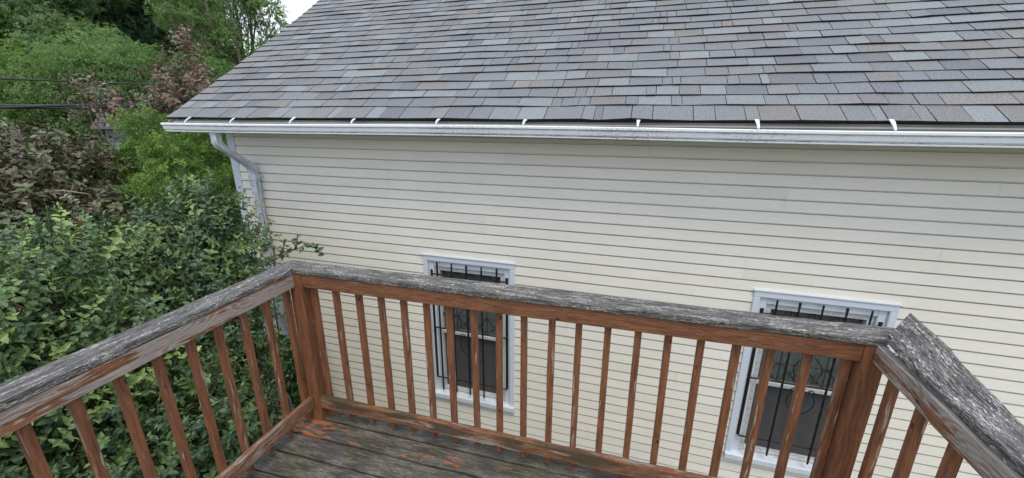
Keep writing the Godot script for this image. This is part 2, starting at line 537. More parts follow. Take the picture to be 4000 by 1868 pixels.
func make_house() -> void:
	var h := thing("neighbor_house", "cream sided house with grey shingle roof, white gutter and two barred windows", "house", HOUSE_AT, HOUSE_TURN)
	var x0 := -2.40
	var x1 := 8.2
	var back := -7.3
	var soffit := HY + 2.072
	var wins := [0.0436, 3.2341]
	var W := 1.0328
	var wt := HY + 0.8076
	var ws := HY - 0.909
	# --- front wall core with two openings
	var st := st_new()
	var edges := [x0]
	for w in wins:
		edges.append(w + 0.06)
		edges.append(w + W - 0.06)
	edges.append(x1)
	for i in edges.size() - 1:
		if i % 2 == 0:
			box_into(st, Vector3(edges[i], 0.11, -0.14), Vector3(edges[i + 1], soffit, -0.022))
		else:
			box_into(st, Vector3(edges[i], 0.11, -0.14), Vector3(edges[i + 1], ws - 0.01, -0.022))
			box_into(st, Vector3(edges[i], wt - 0.06, -0.14), Vector3(edges[i + 1], soffit, -0.022))
	var wall := put("wall", done(st), M.core, h)
	st = st_new()
	box_into(st, Vector3(x0, 0.11, back), Vector3(x0 + 0.14, soffit, -0.14))
	box_into(st, Vector3(x1 - 0.14, 0.11, back), Vector3(x1, soffit, -0.14))
	box_into(st, Vector3(x0, 0.11, back - 0.14), Vector3(x1, soffit, back))
	put("side_wall", done(st), M.cream, h)
	put("foundation", box_mesh(Vector3(x0 + 0.02, -0.02, back - 0.1), Vector3(x1 - 0.02, 0.11, -0.03)), M.concrete, h)
	# --- siding boards, one by one: lapped courses with end joints, cut round the windows
	var yk := HY + 2.0087
	var k := 0
	while yk - k * SIDING > 0.10:
		var y := yk - k * SIDING
		var top := minf(y + SIDING, soffit)
		var spans := [[x0 + 0.085, x1 - 0.09]]
		if y > ws - 0.07 and y < wt - 0.07:
			spans = [[x0 + 0.085, wins[0] + 0.012], [wins[0] + W - 0.012, wins[1] + 0.012], [wins[1] + W - 0.012, x1 - 0.09]]
		var joint := x0 + 1.0 + fposmod(k / 2 * 2.37, 3.66)
		for s in spans:
			var a: float = s[0]
			while a < s[1] - 0.001:
				var b: float = s[1]
				while joint <= a + 0.12: joint += 3.66
				if joint < b - 0.12: b = joint
				else: b = s[1]
				siding_piece(wall, a, b, y, top, k)
				a = b
			joint = x0 + 1.0 + fposmod(k / 2 * 2.37, 3.66)
		k += 1
	# first short course up under the soffit
	siding_piece(wall, x0 + 0.085, 3.07, HY + 2.0087 + SIDING, soffit + 0.03, 99)
	siding_piece(wall, 3.07, x1 - 0.09, HY + 2.0057 + SIDING, soffit + 0.03, 99)
	# --- corner boards
	for e in [[x0 - 0.02, x0 + 0.09], [x1 - 0.09, x1 + 0.02]]:
		put("corner_board", trim_mesh(Vector3(e[0], 0.10, -0.12), Vector3(e[1], HY + 0.66, 0.021), 0.003), M.alum, h)
		put("corner_board", trim_mesh(Vector3(e[0] + 0.002, HY + 0.655, -0.12), Vector3(e[1] - 0.002, soffit, 0.019), 0.003), M.alum, h)
	# --- eaves
	put("soffit", box_mesh(Vector3(-2.66, soffit, -0.1), Vector3(8.4, soffit + 0.015, 0.3345)), M.cream, h)
	put("fascia", trim_mesh(Vector3(-2.66, soffit - 0.012, 0.335), Vector3(8.4, HY + 2.195, 0.36)), M.fascia, h)
	make_roof(h)
	make_gutter(h)
	make_downspout(h)
	for w in wins:
		make_window(h, w, W, wt, ws)
	for w in wins:
		make_guard(h, w)

func siding_piece(parent: Node3D, a: float, b: float, y: float, top: float, k: int) -> void:
	if top - y < 0.012:
		return
	var dz := 0.0012 * rng.randf_range(-1, 1)
	var dy := 0.0007 * rng.randf_range(-1, 1)
	var prof := PackedVector2Array([Vector2(-0.0185, y + 0.006), Vector2(0.0115 + dz, y + 0.003 + dy), Vector2(0.0135 + dz, y + dy), Vector2(0.0150 + dz, y + 0.003 + dy), Vector2(0.0085 + dz, top - 0.0130), Vector2(-0.019, top - 0.0110), Vector2(-0.019, top + 0.002)])
	put("siding_board", extrude_x(prof, a, b - 0.0015), M["vinyl%d" % (rng.randi() % 3)], parent)

func roof_point(x: float, t: float, n: float) -> Vector3:
	var s := sin(PITCH)
	var c := cos(PITCH)
	return Vector3(x, HY + 2.2308 + t * s + n * c, 0.36 - t * c + n * s)

var _shingle_points: Array = []

func make_roof(h: Node3D) -> void:
	var ridge := 4.6
	var left := -2.72
	var right := 8.5
	# sheathing of both slopes, butting at the ridge
	var st := st_new()
	var th := -0.03
	var c := [roof_point(left + 0.09, -0.02, 0.0), roof_point(right, -0.02, 0.0), roof_point(right, ridge, 0.0), roof_point(left + 0.09, ridge, 0.0)]
	var u := [roof_point(left + 0.09, -0.02, th), roof_point(right, -0.02, th), roof_point(right, ridge, th), roof_point(left + 0.09, ridge, th)]
	quad(st, c[0], c[1], c[2], c[3])
	quad(st, u[3], u[2], u[1], u[0])
	quad(st, u[0], u[1], c[1], c[0])
	quad(st, u[0], c[0], c[3], u[3])
	quad(st, u[1], u[2], c[2], c[1])
	var top: Vector3 = c[2]
	var low := Vector3(0, top.y - ridge * sin(PITCH), top.z - ridge * cos(PITCH))
	quad(st, c[3], c[2], Vector3(right, low.y, low.z), Vector3(left + 0.09, low.y, low.z))
	quad(st, u[2], u[3], Vector3(left + 0.09, low.y - 0.036, low.z), Vector3(right, low.y - 0.036, low.z))
	var roof := put("roof", done(st), M.roof_deck, h)
	# gable ends
	st = st_new()
	for e in [[-2.40, -1], [8.2, 1]]:
		var gx: float = e[0]
		var a := Vector3(gx, HY + 2.072, -0.05)
		var b := Vector3(gx, HY + 2.072, -7.3)
		var m := Vector3(gx, top.y - 0.12, top.z)
		if e[1] < 0: tri(st, a, m, b)
		else: tri(st, a, b, m)
	put("gable", done(st), M.cream, h)
	# rake boards along the left slope edge
	st = st_new()
	var r0 := roof_point(left + 0.06, 0.0, -0.004)
	var r1 := roof_point(left + 0.06, ridge, -0.004)
	var dn := Vector3(0, -0.13, 0)
	var rx := Vector3(0.025, 0, 0)
	quad(st, r0, r0 + dn, r0 + dn + rx, r0 + rx)
	quad(st, r1, r1 + dn, r0 + dn, r0)
	quad(st, r0 + rx, r0 + dn + rx, r1 + dn + rx, r1 + rx)
	quad(st, r0 + dn, r1 + dn, r1 + dn + rx, r0 + dn + rx)
	put("rake_board", done(st), M.fascia, h)
	# laminated shingles, course by course
	var n := nz(31, 2)
	var far := []
	var near := []
	var course := 0
	var t := -0.055
	while t < ridge - 0.02:
		var nxt := course * EXPOSURE + EXPOSURE if course > 0 else EXPOSURE
		var x := left + 0.055 * sin(clampf(t / 3.2, 0, 1) * PI) + rng.randf_range(-0.008, 0.008)
		var raised := rng.randf() > 0.5
		while x < right:
			var w := rng.randf_range(0.13, 0.30)
			if rng.randf() < 0.12: w = rng.randf_range(0.05, 0.09)
			if rng.randf() < 0.12: w = rng.randf_range(0.30, 0.38)
			raised = not raised if rng.randf() < 0.8 else raised
			var tabs := {"x": x, "w": w, "t": t, "next": nxt, "raised": raised, "k": course, "c": shingle_colour()}
			var at := h.transform * roof_point(x + w / 2.0, t, 0.0)
			var v := at - EYE
			tabs["d"] = v.length()
			var ahead := v.rotated(Vector3.UP, -0.2767).rotated(Vector3.RIGHT, 0.2972)
			var px := ahead.x / -ahead.z
			var py := ahead.y / -ahead.z
			tabs["seen"] = absf(px) < 1.28 and py < 0.62
			near.append(tabs)
			x += w + 0.0045
		course += 1
		t = course * EXPOSURE
	near.sort_custom(func(p, q): return (p.d if p.seen else p.d + 100.0) < (q.d if q.seen else q.d + 100.0))
	far = near.slice(290)
	near = near.slice(0, 290)
	for s in near:
		var b := st_new()
		shingle_into(b, s, n)
		put("shingle", done(b), M.shingle, roof)
	var rest := st_new()
	for s in far:
		shingle_into(rest, s, n)
	var f := put("shingles", done(rest), M.shingle, roof)
	f.set_meta("kind", "stuff")

func shingle_colour() -> Color:
	var r := rng.randf()
	var k := rng.randf_range(0.93, 1.08) * 1.16
	if r < 0.38: return Color(0.258, 0.279, 0.303) * k
	if r < 0.66: return Color(0.272, 0.276, 0.283) * k
	if r < 0.84: return Color(0.312, 0.342, 0.362) * k
	if r < 0.93: return Color(0.222, 0.236, 0.262) * k
	return Color(0.288, 0.284, 0.282) * k

func shingle_into(st: SurfaceTool, s: Dictionary, n: FastNoiseLite) -> void:
	var x: float = s.x
	var w: float = s.w
	var t: float = s.t
	var e: float = s.next + 0.05
	var hi := 0.0195 if s.raised else 0.0165
	var lean: float = 0.004 * n.get_noise_2d(x * 7.0, t * 30.0)
	var lift := func(px: float) -> float:
		var l: float = 0.009 * n.get_noise_2d(px * 1.3, s.k * 7.7) + 0.003 * n.get_noise_2d(px * 4.0, s.k * 3.1 + 50.0)
		if s.k == 0: l += 0.012 * (0.4 + n.get_noise_2d(px * 1.7, 90.0))
		return l
	var slide := func(px: float) -> float:
		return 0.017 * n.get_noise_2d(px * 0.8, s.k * 5.3 + 20.0) + 0.002 * n.get_noise_2d(px * 6.0, s.k * 9.0)
	var xl := x
	var xr := x + w
	var bl: float = slide.call(xl) + (-0.002 if s.raised else 0.002)
	var br: float = slide.call(xr) + (-0.002 if s.raised else 0.002)
	var p := []
	for q in [[xl, t + bl, hi + lift.call(xl)], [xr, t + br, hi + lift.call(xr)], [xr + lean, e, 0.003], [xl + lean, e, 0.003]]:
		p.append(roof_point(q[0], q[1], q[2]))
	var d := []
	for q in [[xl, t + bl, 0.0015], [xr, t + br, 0.0015], [xr + lean, e, -0.002], [xl + lean, e, -0.002]]:
		d.append(roof_point(q[0], q[1], q[2]))
	var o := Vector2(fposmod(s.k * 0.37, 1.0), fposmod(x * 3.1, 1.0))
	var uv := [o, o + Vector2(w / 0.6, 0), o + Vector2(w / 0.6, (e - t) / 0.6), o + Vector2(0, (e - t) / 0.6)]
	st.set_color(s.c)
	quad(st, p[0], p[1], p[2], p[3], uv[0], uv[1], uv[2], uv[3])
	st.set_color(Color(0.030, 0.030, 0.034))           # the cut edge is bare black asphalt
	quad(st, d[0], d[1], p[1], p[0], uv[0], uv[1], uv[1], uv[0])
	quad(st, d[0], p[0], p[3], d[3])
	quad(st, p[1], d[1], d[2], p[2])

func make_gutter(h: Node3D) -> void:
	var y := HY + 2.0714
	var sag := func(x: float) -> float: return 0.006 * sin(x * 1.1 + 0.5) - 0.004 * sin(x * 0.43)
	var zb := 0.368
	# outside of the trough from the back up the ogee face to the rolled lip, then back down the inside
	var outer := [Vector2(zb, y + 0.085), Vector2(zb, y), Vector2(0.462, y), Vector2(0.468, y + 0.003), Vector2(0.469, y + 0.014), Vector2(0.473, y + 0.019), Vector2(0.480, y + 0.030), Vector2(0.483, y + 0.046), Vector2(0.484, y + 0.062), Vector2(0.494, y + 0.067), Vector2(0.499, y + 0.071), Vector2(0.500, y + 0.086), Vector2(0.496, y + 0.090), Vector2(0.480, y + 0.092)]
	var inner := [Vector2(0.480, y + 0.086), Vector2(0.495, y + 0.084), Vector2(0.494, y + 0.075), Vector2(0.480, y + 0.066), Vector2(0.479, y + 0.048), Vector2(0.476, y + 0.034), Vector2(0.468, y + 0.024), Vector2(0.464, y + 0.004), Vector2(zb + 0.003, y + 0.004), Vector2(zb + 0.003, y + 0.085)]
	var prof := PackedVector2Array(outer + inner)
	var g := put("gutter", extrude_x(prof, -2.70, 8.4, 60, sag), M.gutter, h)
	# end cap
	var cap := PackedVector2Array(outer)
	var st := st_new()
	var idx := Geometry2D.triangulate_polygon(cap)
	for i in range(0, idx.size(), 3):
		var q := []
		for j in 3: q.append(Vector3(-2.7035, cap[idx[i + j]].y + sag.call(-2.7), cap[idx[i + j]].x))
		if (q[1] - q[0]).cross(q[2] - q[0]).x < 0.0: tri(st, q[0], q[1], q[2])
		else: tri(st, q[0], q[2], q[1])
	put("end_cap", done(st), M.alum, g)
	put("liner", box_mesh(Vector3(-2.69, y + 0.006, zb + 0.006), Vector3(8.38, y + 0.012, 0.458)), M.dark_wood, g)
	# drip edge: thin light strip against the fascia behind the trough
	put("drip_edge", box_mesh(Vector3(-2.69, y + 0.092, 0.362), Vector3(8.39, y + 0.103, 0.374)), M.cream, g)
	# strap hangers from under the shingles over the lip
	for x in [-2.368, -1.756, -1.018, -0.327, 0.518, 1.283, 2.155, 2.946, 3.715, 4.52, 5.3, 6.1, 6.9, 7.7]:
		var yy: float = y + sag.call(x)
		var wob := rng.randf_range(-0.006, 0.006)
		var pts := [Vector3(x + wob, HY + 2.232, 0.352), Vector3(x + wob, HY + 2.222, 0.398), Vector3(x + wob * 0.6, HY + 2.208, 0.428), Vector3(x, yy + 0.118, 0.466), Vector3(x, yy + 0.094, 0.486)]
		var widths := [0.011, 0.013, 0.013, 0.009, 0.006]
		var s := st_new()
		for i in pts.size() - 1:
			var wa := Vector3(widths[i], 0, 0)
			var wb := Vector3(widths[i + 1], 0, 0)
			var thick := Vector3(0, 0.004, 0.003)
			quad(s, pts[i + 1] - wb + thick, pts[i + 1] + wb + thick, pts[i] + wa + thick, pts[i] - wa + thick)
			quad(s, pts[i] - wa, pts[i] + wa, pts[i + 1] + wb, pts[i + 1] - wb)
			quad(s, pts[i + 1] - wb, pts[i + 1] - wb + thick, pts[i] - wa + thick, pts[i] - wa)
			quad(s, pts[i] + wa, pts[i] + wa + thick, pts[i + 1] + wb + thick, pts[i + 1] + wb)
		put("strap_hanger", done(s), M.alum, g)

# ribbed rectangular pipe swept along a path in the y-z plane of the wall
func pipe(path: Array, w: float, d: float, grow := 0.0) -> ArrayMesh:
	var st := st_new()
	var prev := []
	var run := 0.0
	for i in path.size():
		var dir: Vector3 = (path[mini(i + 1, path.size() - 1)] - path[maxi(i - 1, 0)]).normalized()
		var sx := Vector3.RIGHT
		var sz := sx.cross(dir).normalized()
		var row := []
		var hw := w / 2.0 + grow
		var hd := d / 2.0 + grow
		var sec := []
		for q in [-1.0, -0.62, -0.55, -0.2, -0.13, 0.13, 0.2, 0.55, 0.62, 1.0]:
			sec.append(Vector2(q * hw, hd - (0.0035 if absf(absf(q) - 0.585) < 0.05 or absf(absf(q) - 0.165) < 0.05 else 0.0)))
		for q in [1.0, 0.5, 0.4, -0.4, -0.5, -1.0]:
			sec.append(Vector2(hw - (0.003 if absf(absf(q) - 0.45) < 0.06 else 0.0), q * hd * 0.98))
		sec.append(Vector2(-hw, -hd))
		for q in [-1.0, -0.5, -0.4, 0.4, 0.5]:
			sec.append(Vector2(-hw + (0.003 if absf(absf(q) - 0.45) < 0.06 else 0.0), q * hd * 0.98))
		for q in sec:
			row.append(path[i] + sx * q.x - sz * q.y)
		if i > 0:
			var seg: float = path[i].distance_to(path[i - 1])
			for k in row.size():
				var j := (k + 1) % row.size()
				var v0 := k * 0.012
				quad(st, prev[k], row[k], row[j], prev[j], Vector2(run, v0), Vector2(run + seg, v0), Vector2(run + seg, v0 + 0.012), Vector2(run, v0 + 0.012))
			run += seg
		prev = row
	return done(st)

func bend(a: Vector3, b: Vector3, c: Vector3, r: float, n := 5) -> Array:
	var p := b + (a - b).normalized() * r
	var q := b + (c - b).normalized() * r
	var out := []
	for i in n + 1:
		var t := float(i) / n
		out.append(p.lerp(b, t).lerp(b.lerp(q, t), t))
	return out

func make_downspout(h: Node3D) -> void:
	var x := -2.055
	var d := part("downspout", h)
	var a := Vector3(x - 0.02, HY + 2.085, 0.412)
	var b := Vector3(x - 0.018, HY + 1.945, 0.412)
	var c := Vector3(x + 0.004, HY + 1.665, 0.062)
	var e := Vector3(x + 0.010, 0.12, 0.062)
	M.downspout.uv1_scale = Vector3(0.5, 1.0 / 0.3, 1)
	put("elbow", pipe([a] + bend(a, b, c, 0.05), 0.078, 0.058, 0.002), M.downspout, d)
	put("pipe", pipe([b.lerp(c, 0.10), b.lerp(c, 0.86)], 0.078, 0.058), M.downspout, d)
	put("elbow", pipe([b.lerp(c, 0.80)] + bend(b, c, e, 0.07) + [c.lerp(e, 0.07)], 0.078, 0.058, 0.003), M.downspout, d)
	put("pipe", pipe([c.lerp(e, 0.05), c.lerp(e, 0.62)], 0.078, 0.058), M.downspout, d)
	put("pipe", pipe([c.lerp(e, 0.61), e], 0.078, 0.058, 0.003), M.downspout, d)
	for y in [HY + 1.555, 1.0]:
		var s := st_new()
		box_into(s, Vector3(x - 0.048, y - 0.025, 0.014), Vector3(x + 0.056, y + 0.025, 0.0965))
		box_into(s, Vector3(x + 0.056, y - 0.02, 0.013), Vector3(x + 0.088, y + 0.022, 0.020))
		var br := put("bracket", done(s), M.alum, d)
		for q in [Vector3(x - 0.022, y, 0.0965), Vector3(x + 0.072, y + 0.003, 0.020)]:
			put("screw", tube([q - Vector3(0, 0, 0.002), q + Vector3(0, 0, 0.003)], 0.0055, 7), M.iron, br)

func make_window(h: Node3D, x: float, W: float, top: float, sill: float) -> void:
	var w := part("window", h, Vector3(x, sill, 0))
	var H := top - sill
	# casing wrapped in white metal, splayed in to the recess
	put("casing", trim_mesh(Vector3(0, H - 0.062, -0.05), Vector3(W, H, 0.030), 0.005), M.alum, w)
	put("head_drip", trim_mesh(Vector3(-0.008, H - 0.004, -0.003), Vector3(W + 0.008, H + 0.010, 0.040), 0.003), M.alum, w)
	for s in [0, 1]:
		var a := 0.0 if s == 0 else W - 0.055
		put("casing", trim_mesh(Vector3(a, 0.0, -0.05), Vector3(a + 0.055, H - 0.0625, 0.028), 0.005), M.alum, w)
		var j := 0.055 if s == 0 else W - 0.055 - 0.062
		put("jamb", trim_mesh(Vector3(j, 0.003, -0.07), Vector3(j + 0.062, H - 0.064, 0.004), 0.004), M.alum, w)
		var q := 0.118 if s == 0 else W - 0.118 - 0.05
		put("storm_frame", trim_mesh(Vector3(q, 0.02, -0.09), Vector3(q + 0.05, H - 0.130, -0.022), 0.004), M.old_paint, w)
	put("jamb", trim_mesh(Vector3(0.118, H - 0.128, -0.07), Vector3(W - 0.118, H - 0.0635, 0.002), 0.004), M.alum, w)
	put("storm_frame", trim_mesh(Vector3(0.119, H - 0.182, -0.092), Vector3(W - 0.119, H - 0.1305, -0.024), 0.004), M.old_paint, w)
	put("storm_frame", trim_mesh(Vector3(0.169, 0.02, -0.092), Vector3(W - 0.169, 0.052, -0.026), 0.004), M.old_paint, w)
	put("meeting_rail", trim_mesh(Vector3(0.169, H * 0.445, -0.088), Vector3(W - 0.169, H * 0.445 + 0.042, -0.034), 0.004), M.old_paint, w)
	# sill, sloped forward
	var prof := PackedVector2Array([Vector2(-0.10, -0.062), Vector2(0.052, -0.062), Vector2(0.055, -0.058), Vector2(0.055, -0.006), Vector2(0.050, -0.001), Vector2(-0.10, 0.019)])
	put("sill", extrude_x(prof, 0.002, W + 0.004), M.alum, w)
	# panes
	var gl := 0.160
	var gr := W - 0.160
	var mid := H * 0.445 + 0.02
	put("pane", box_mesh(Vector3(gl, mid, -0.070), Vector3(gr, H - 0.16, -0.066)), M.glass, w)
	put("insect_screen", box_mesh(Vector3(gl, 0.03, -0.075), Vector3(gr, mid, -0.072)), M.screen, w)
	# leaded diamonds and squares in the upper pane
	var lead := st_new()
	var y0 := mid + 0.02
	var y1 := H - 0.18
	var L := func(a: Vector2, b: Vector2) -> void:
		tube_into(lead, [Vector3(a.x, a.y, -0.060), Vector3(b.x, b.y, -0.060)], [0.0038, 0.0038], 4)
	for q in [0.25, 0.5, 0.75]:
		L.call(Vector2(lerpf(gl, gr, q), y0), Vector2(lerpf(gl, gr, q), y1))
	for q in [0.28, 0.72]:
		L.call(Vector2(gl, lerpf(y0, y1, q)), Vector2(gr, lerpf(y0, y1, q)))
	for q in 4:
		var a := lerpf(gl, gr, q / 4.0)
		var b := lerpf(gl, gr, (q + 1) / 4.0)
		L.call(Vector2(a, y0), Vector2(b, lerpf(y0, y1, 0.28)))
		L.call(Vector2(b, y0), Vector2(a, lerpf(y0, y1, 0.28)))
		L.call(Vector2(a, lerpf(y0, y1, 0.72)), Vector2(b, y1))
		L.call(Vector2(b, lerpf(y0, y1, 0.72)), Vector2(a, y1))
	put("lead_lattice", done(lead), M.lead, w)
	# a half drawn curtain behind the glass and the dim room
	var cs := st_new()
	var n := 28
	for i in n:
		var a := lerpf(gl - 0.02, gr + 0.02, float(i) / n)
		var b := lerpf(gl - 0.02, gr + 0.02, float(i + 1) / n)
		var za := -0.19 + 0.02 * sin(i * 1.9)
		var zb := -0.19 + 0.02 * sin((i + 1) * 1.9)
		quad(cs, Vector3(a, mid - 0.1, za), Vector3(b, mid - 0.1, zb), Vector3(b, H - 0.1, zb), Vector3(a, H - 0.1, za), Vector2(a * 2, 0), Vector2(b * 2, 0), Vector2(b * 2, 1), Vector2(a * 2, 1))
	put("curtain", done(cs), M.curtain, w)
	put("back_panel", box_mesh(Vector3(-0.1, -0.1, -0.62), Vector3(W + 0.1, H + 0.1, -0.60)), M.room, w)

func make_guard(h: Node3D, x: float) -> void:
	var g := part("window_guard", h, Vector3(x, HY, 0))
	var L := 0.088
	var R := 0.945
	var zo := 0.036
	# flat side uprights screwed to the jambs
	for q in [L, R]:
		put("side_bar", trim_mesh(Vector3(q - 0.014, -0.70, 0.0045), Vector3(q + 0.014, 0.64, 0.012), 0.002), M.iron, g)
	# three cross bars bent back to the uprights at both ends
	for y in [0.602, -0.044, -0.690]:
		var a := Vector3(L, y, 0.010)
		var b := Vector3(L, y, zo)
		var c := Vector3(R, y, zo)
		var e := Vector3(R, y, 0.010)
		put("cross_bar", tube([a] + bend(a, b, c, 0.02, 4) + bend(b, c, e, 0.02, 4) + [e], 0.0085, 7), M.iron, g)
	# five upright bars, square and twisted
	for i in 5:
		var q := 0.178 + i * 0.168
		var pts := []
		for k in 40:
			pts.append(Vector3(q, lerpf(-0.845, 0.745, k / 39.0), zo + 0.014))
		put("upright_bar", tube(pts, 0.0105, 4, 0.0 if i % 2 == 0 else 0.55), M.iron, g)
	# wrought scrolls either side of the middle bar
	var mid := 0.178 + 2 * 0.168
	for s in [-1.0, 1.0]:
		for v in [-1.0, 1.0]:
			var pts := []
			for k in 15:                                         # inner curl by the centre
				var t := k / 14.0
				var ang := lerpf(-3.6, 1.2, t)
				var r := lerpf(0.012, 0.036, t)
				pts.append(Vector3(mid + s * (0.062 + r * cos(ang)), v * (0.058 + r * sin(ang)) - 0.044, zo + 0.004))
			for k in range(1, 13):                                 # long sweep out to the far curl
				var t := k / 12.0
				pts.append(Vector3(mid + s * lerpf(0.085, 0.045, t * t) + s * 0.030 * sin(t * PI), v * lerpf(0.090, 0.275, t) - 0.044, zo + 0.004))
			for k in range(1, 13):
				var t := k / 12.0
				var ang := lerpf(0.3, 5.2, t)
				var r := lerpf(0.034, 0.010, t)
				pts.append(Vector3(mid + s * (0.013 + r * cos(ang)), v * (0.268 + r * sin(ang)) - 0.044, zo + 0.004))
			put("scroll", tube(pts, 0.0052, 5), M.iron, g)

# ---------------------------------------------------------------- the deck we stand on

func make_deck() -> void:
	var d := thing("wooden_deck", "weathered wooden deck with red brown railing and peeling grey cap boards", "deck", Vector3(0, GROUND, 0))
	var up := -GROUND
	var X := Vector3.RIGHT
	var Y := Vector3.UP
	var Z := Vector3.BACK
	# floor boards run along x
	for i in 19:
		var z := -0.093 + i * 0.1513
		var m: Material = M.deck_stained if i == 1 else M.deck
		put("deck_board", board(3.30, 0.032, 0.1390, 22, 0.006, 0.004, 0, 0, 40 + i), m, d, frame(Vector3(-0.19, up - 0.016 + rng.randf_range(-0.002, 0.0015), z), X, Y))
	for i in 5:
		put("joist", box_mesh(Vector3(-0.12 + i * 0.74, up - 0.22, -0.15), Vector3(-0.082 + i * 0.74, up - 0.036, 2.75)), M.dark_wood, d)
	put("rim_joist", box_mesh(Vector3(-0.19, up - 0.22, -0.19), Vector3(3.11, up - 0.036, -0.152)), M.dark_wood, d)
	for q in [Vector2(-0.06, -0.05), Vector2(2.92, -0.05), Vector2(-0.06, 2.6), Vector2(2.92, 2.6)]:
		put("support_post", box_mesh(Vector3(q.x - 0.045, -0.02, q.y - 0.045), Vector3(q.x + 0.045, up - 0.222, q.y + 0.045)), M.dark_wood, d)
	var ht := up + RAIL_TOP
	var h2 := 0.0858
	var hb := up + 0.0989
	var bal := 0.0335
	# --- far railing
	var r := part("railing", d)
	var post_h := RAIL_TOP - 0.002
	for px in [-0.0425, DECK_LONG + 0.0425]:
		put("post", board(post_h, 0.086, 0.086, 6, 0.006, 0.002, 0, 0, 61 if px < 0 else 62), M.stain_post, r, frame(Vector3(px, up + 0.001, -0.0430), Y, Z))
	put("top_rail", board(DECK_LONG - 0.004, h2, 0.036, 20, 0.005, 0.002, 0, 0, 63), M.stain_rail, r, frame(Vector3(0.002, ht - h2 / 2.0, -0.0264), X, Y))
	put("bottom_rail", board(DECK_LONG - 0.004, h2, 0.036, 30, 0.005, 0.006, 0, 0, 64), M.stain_low, r, frame(Vector3(0.002, hb + h2 / 2.0, -0.0264), X, Y))
	# cap: mitred at the left, runs under the lifted cap at the right
	put("cap_board", board(DECK_LONG + 0.230, 0.0334, 0.135, 34, 0.006, 0.006, 1.0, -1.0, 65), M.cap, r, frame(Vector3(-0.1075 + 0.001, ht + 0.018, -0.0655), X, Y))
	for q in [[0.98, -0.045, 0.032], [1.245, -0.03, 0.017], [1.42, -0.05, 0.008], [0.62, -0.04, 0.007], [1.33, -0.085, 0.010]]:
		put("lichen_patch", lichen(q[2]), M.lichen, r, Transform3D(Basis(), Vector3(q[0], ht + 0.0350, q[1])))
	var xs := [0.04, 0.224, 0.405, 0.578, 0.745, 0.912, 1.076, 1.245, 1.407, 1.572, 1.74, 1.903, 2.068, 2.236, 2.401, 2.568, 2.738, 2.901, 3.073, 3.243]
	var variants := []
	for i in 6:
		variants.append(board(RAIL_TOP - 0.035, bal, bal, 5, 0.004, 0.0025, 0, 0, 70 + i * 3))
	for i in xs.size():
		var x: float = xs[i] * 0.88
		var foot := up + 0.030 + rng.randf_range(-0.008, 0.006)
		var lean := Vector3(rng.randf_range(-0.004, 0.004), 1, 0)
		put("baluster", variants[i % 6], M.stain, r, frame(Vector3(x, foot, -0.0264 - 0.018 - bal / 2.0 - 0.0015), lean, Z))
	# --- left railing, coming towards us
	r = part("railing", d)
	var zl := 2.6
	put("top_rail", board(zl, h2, 0.036, 20, 0.005, 0.003, 0, 0, 81), M.stain_worn, r, frame(Vector3(-0.0600, ht - h2 / 2.0, 0.003), Z, Y))
	put("bottom_rail", board(zl, h2, 0.036, 24, 0.005, 0.005, 0, 0, 82), M.stain_low_side, r, frame(Vector3(-0.0600, hb + h2 / 2.0, 0.003), Z, Y))
	put("cap_board", board(zl + 0.06, 0.0334, 0.135, 34, 0.006, 0.006, -1.0, 0.0, 83), M.cap, r, frame(Vector3(-0.1075, ht + 0.018, -0.0655 + 0.001), Z, Y))
	put("lichen_patch", lichen(0.022), M.lichen, r, Transform3D(Basis(), Vector3(-0.115, ht + 0.0350, 0.30)))
	var zs := [0.025, 0.2, 0.37, 0.537, 0.698, 0.864, 1.032, 1.198, 1.361, 1.53, 1.70, 1.87, 2.04, 2.21, 2.38, 2.55, 2.72]
	for i in zs.size():
		var z: float = zs[i] * 0.88
		var foot := up + 0.030 + rng.randf_range(-0.008, 0.006)
		put("baluster", variants[(i * 5 + 2) % 6], M.stain, r, frame(Vector3(-0.0600 - 0.018 - bal / 2.0 - 0.0015, foot, z), Y, X))
	put("post", board(post_h, 0.086, 0.086, 4, 0.006, 0.002, 0, 0, 84), M.stain_post, r, frame(Vector3(-0.0600, up + 0.001, zl + 0.05), Y, Z))
	# --- right railing; its cap has warped and lifted off at the far end
	r = part("railing", d)
	var xr := DECK_LONG + 0.0535
	put("top_rail", board(zl, h2, 0.036, 20, 0.005, 0.003, 0, 0, 91), M.stain_worn, r, frame(Vector3(xr, ht - h2 / 2.0 + 0.010, 0.004), Z, Y))
	put("bottom_rail", board(zl, h2, 0.036, 20, 0.005, 0.005, 0, 0, 92), M.stain_low_side, r, frame(Vector3(xr, hb + h2 / 2.0, 0.004), Z, Y))
	var lifted := func(p: Vector3) -> Vector3:              # x along the cap from the far end, z < 0 is the outer side here
		var inner := 0.030 * pow(clampf(1.0 - (p.x - 0.06) / 0.34, 0.0, 1.0), 1.4)
		var outer := 0.088 * pow(clampf(1.0 - p.x / 0.60, 0.0, 1.0), 1.2)
		return p + Vector3(0, lerpf(outer, inner, p.z / 0.127 + 0.5), 0)
	put("cap_board", board(zl, 0.0334, 0.127, 34, 0.006, 0.007, 1.0, 0.0, 93, lifted), M.cap_worn, r, frame(Vector3(2.9815, ht + 0.0285, -0.031), Z, Y))
	var zr := [0.081, 0.282, 0.482, 0.68, 0.88, 1.08, 1.28, 1.48, 1.68, 1.88, 2.08, 2.28, 2.48, 2.68]
	for i in zr.size():
		var z: float = zr[i] * 0.88
		var foot := up + 0.030 + rng.randf_range(-0.008, 0.006)
		put("baluster", variants[(i * 5 + 1) % 6], M.stain, r, frame(Vector3(xr + 0.018 + bal / 2.0 + 0.0015, foot, z), Y, X))
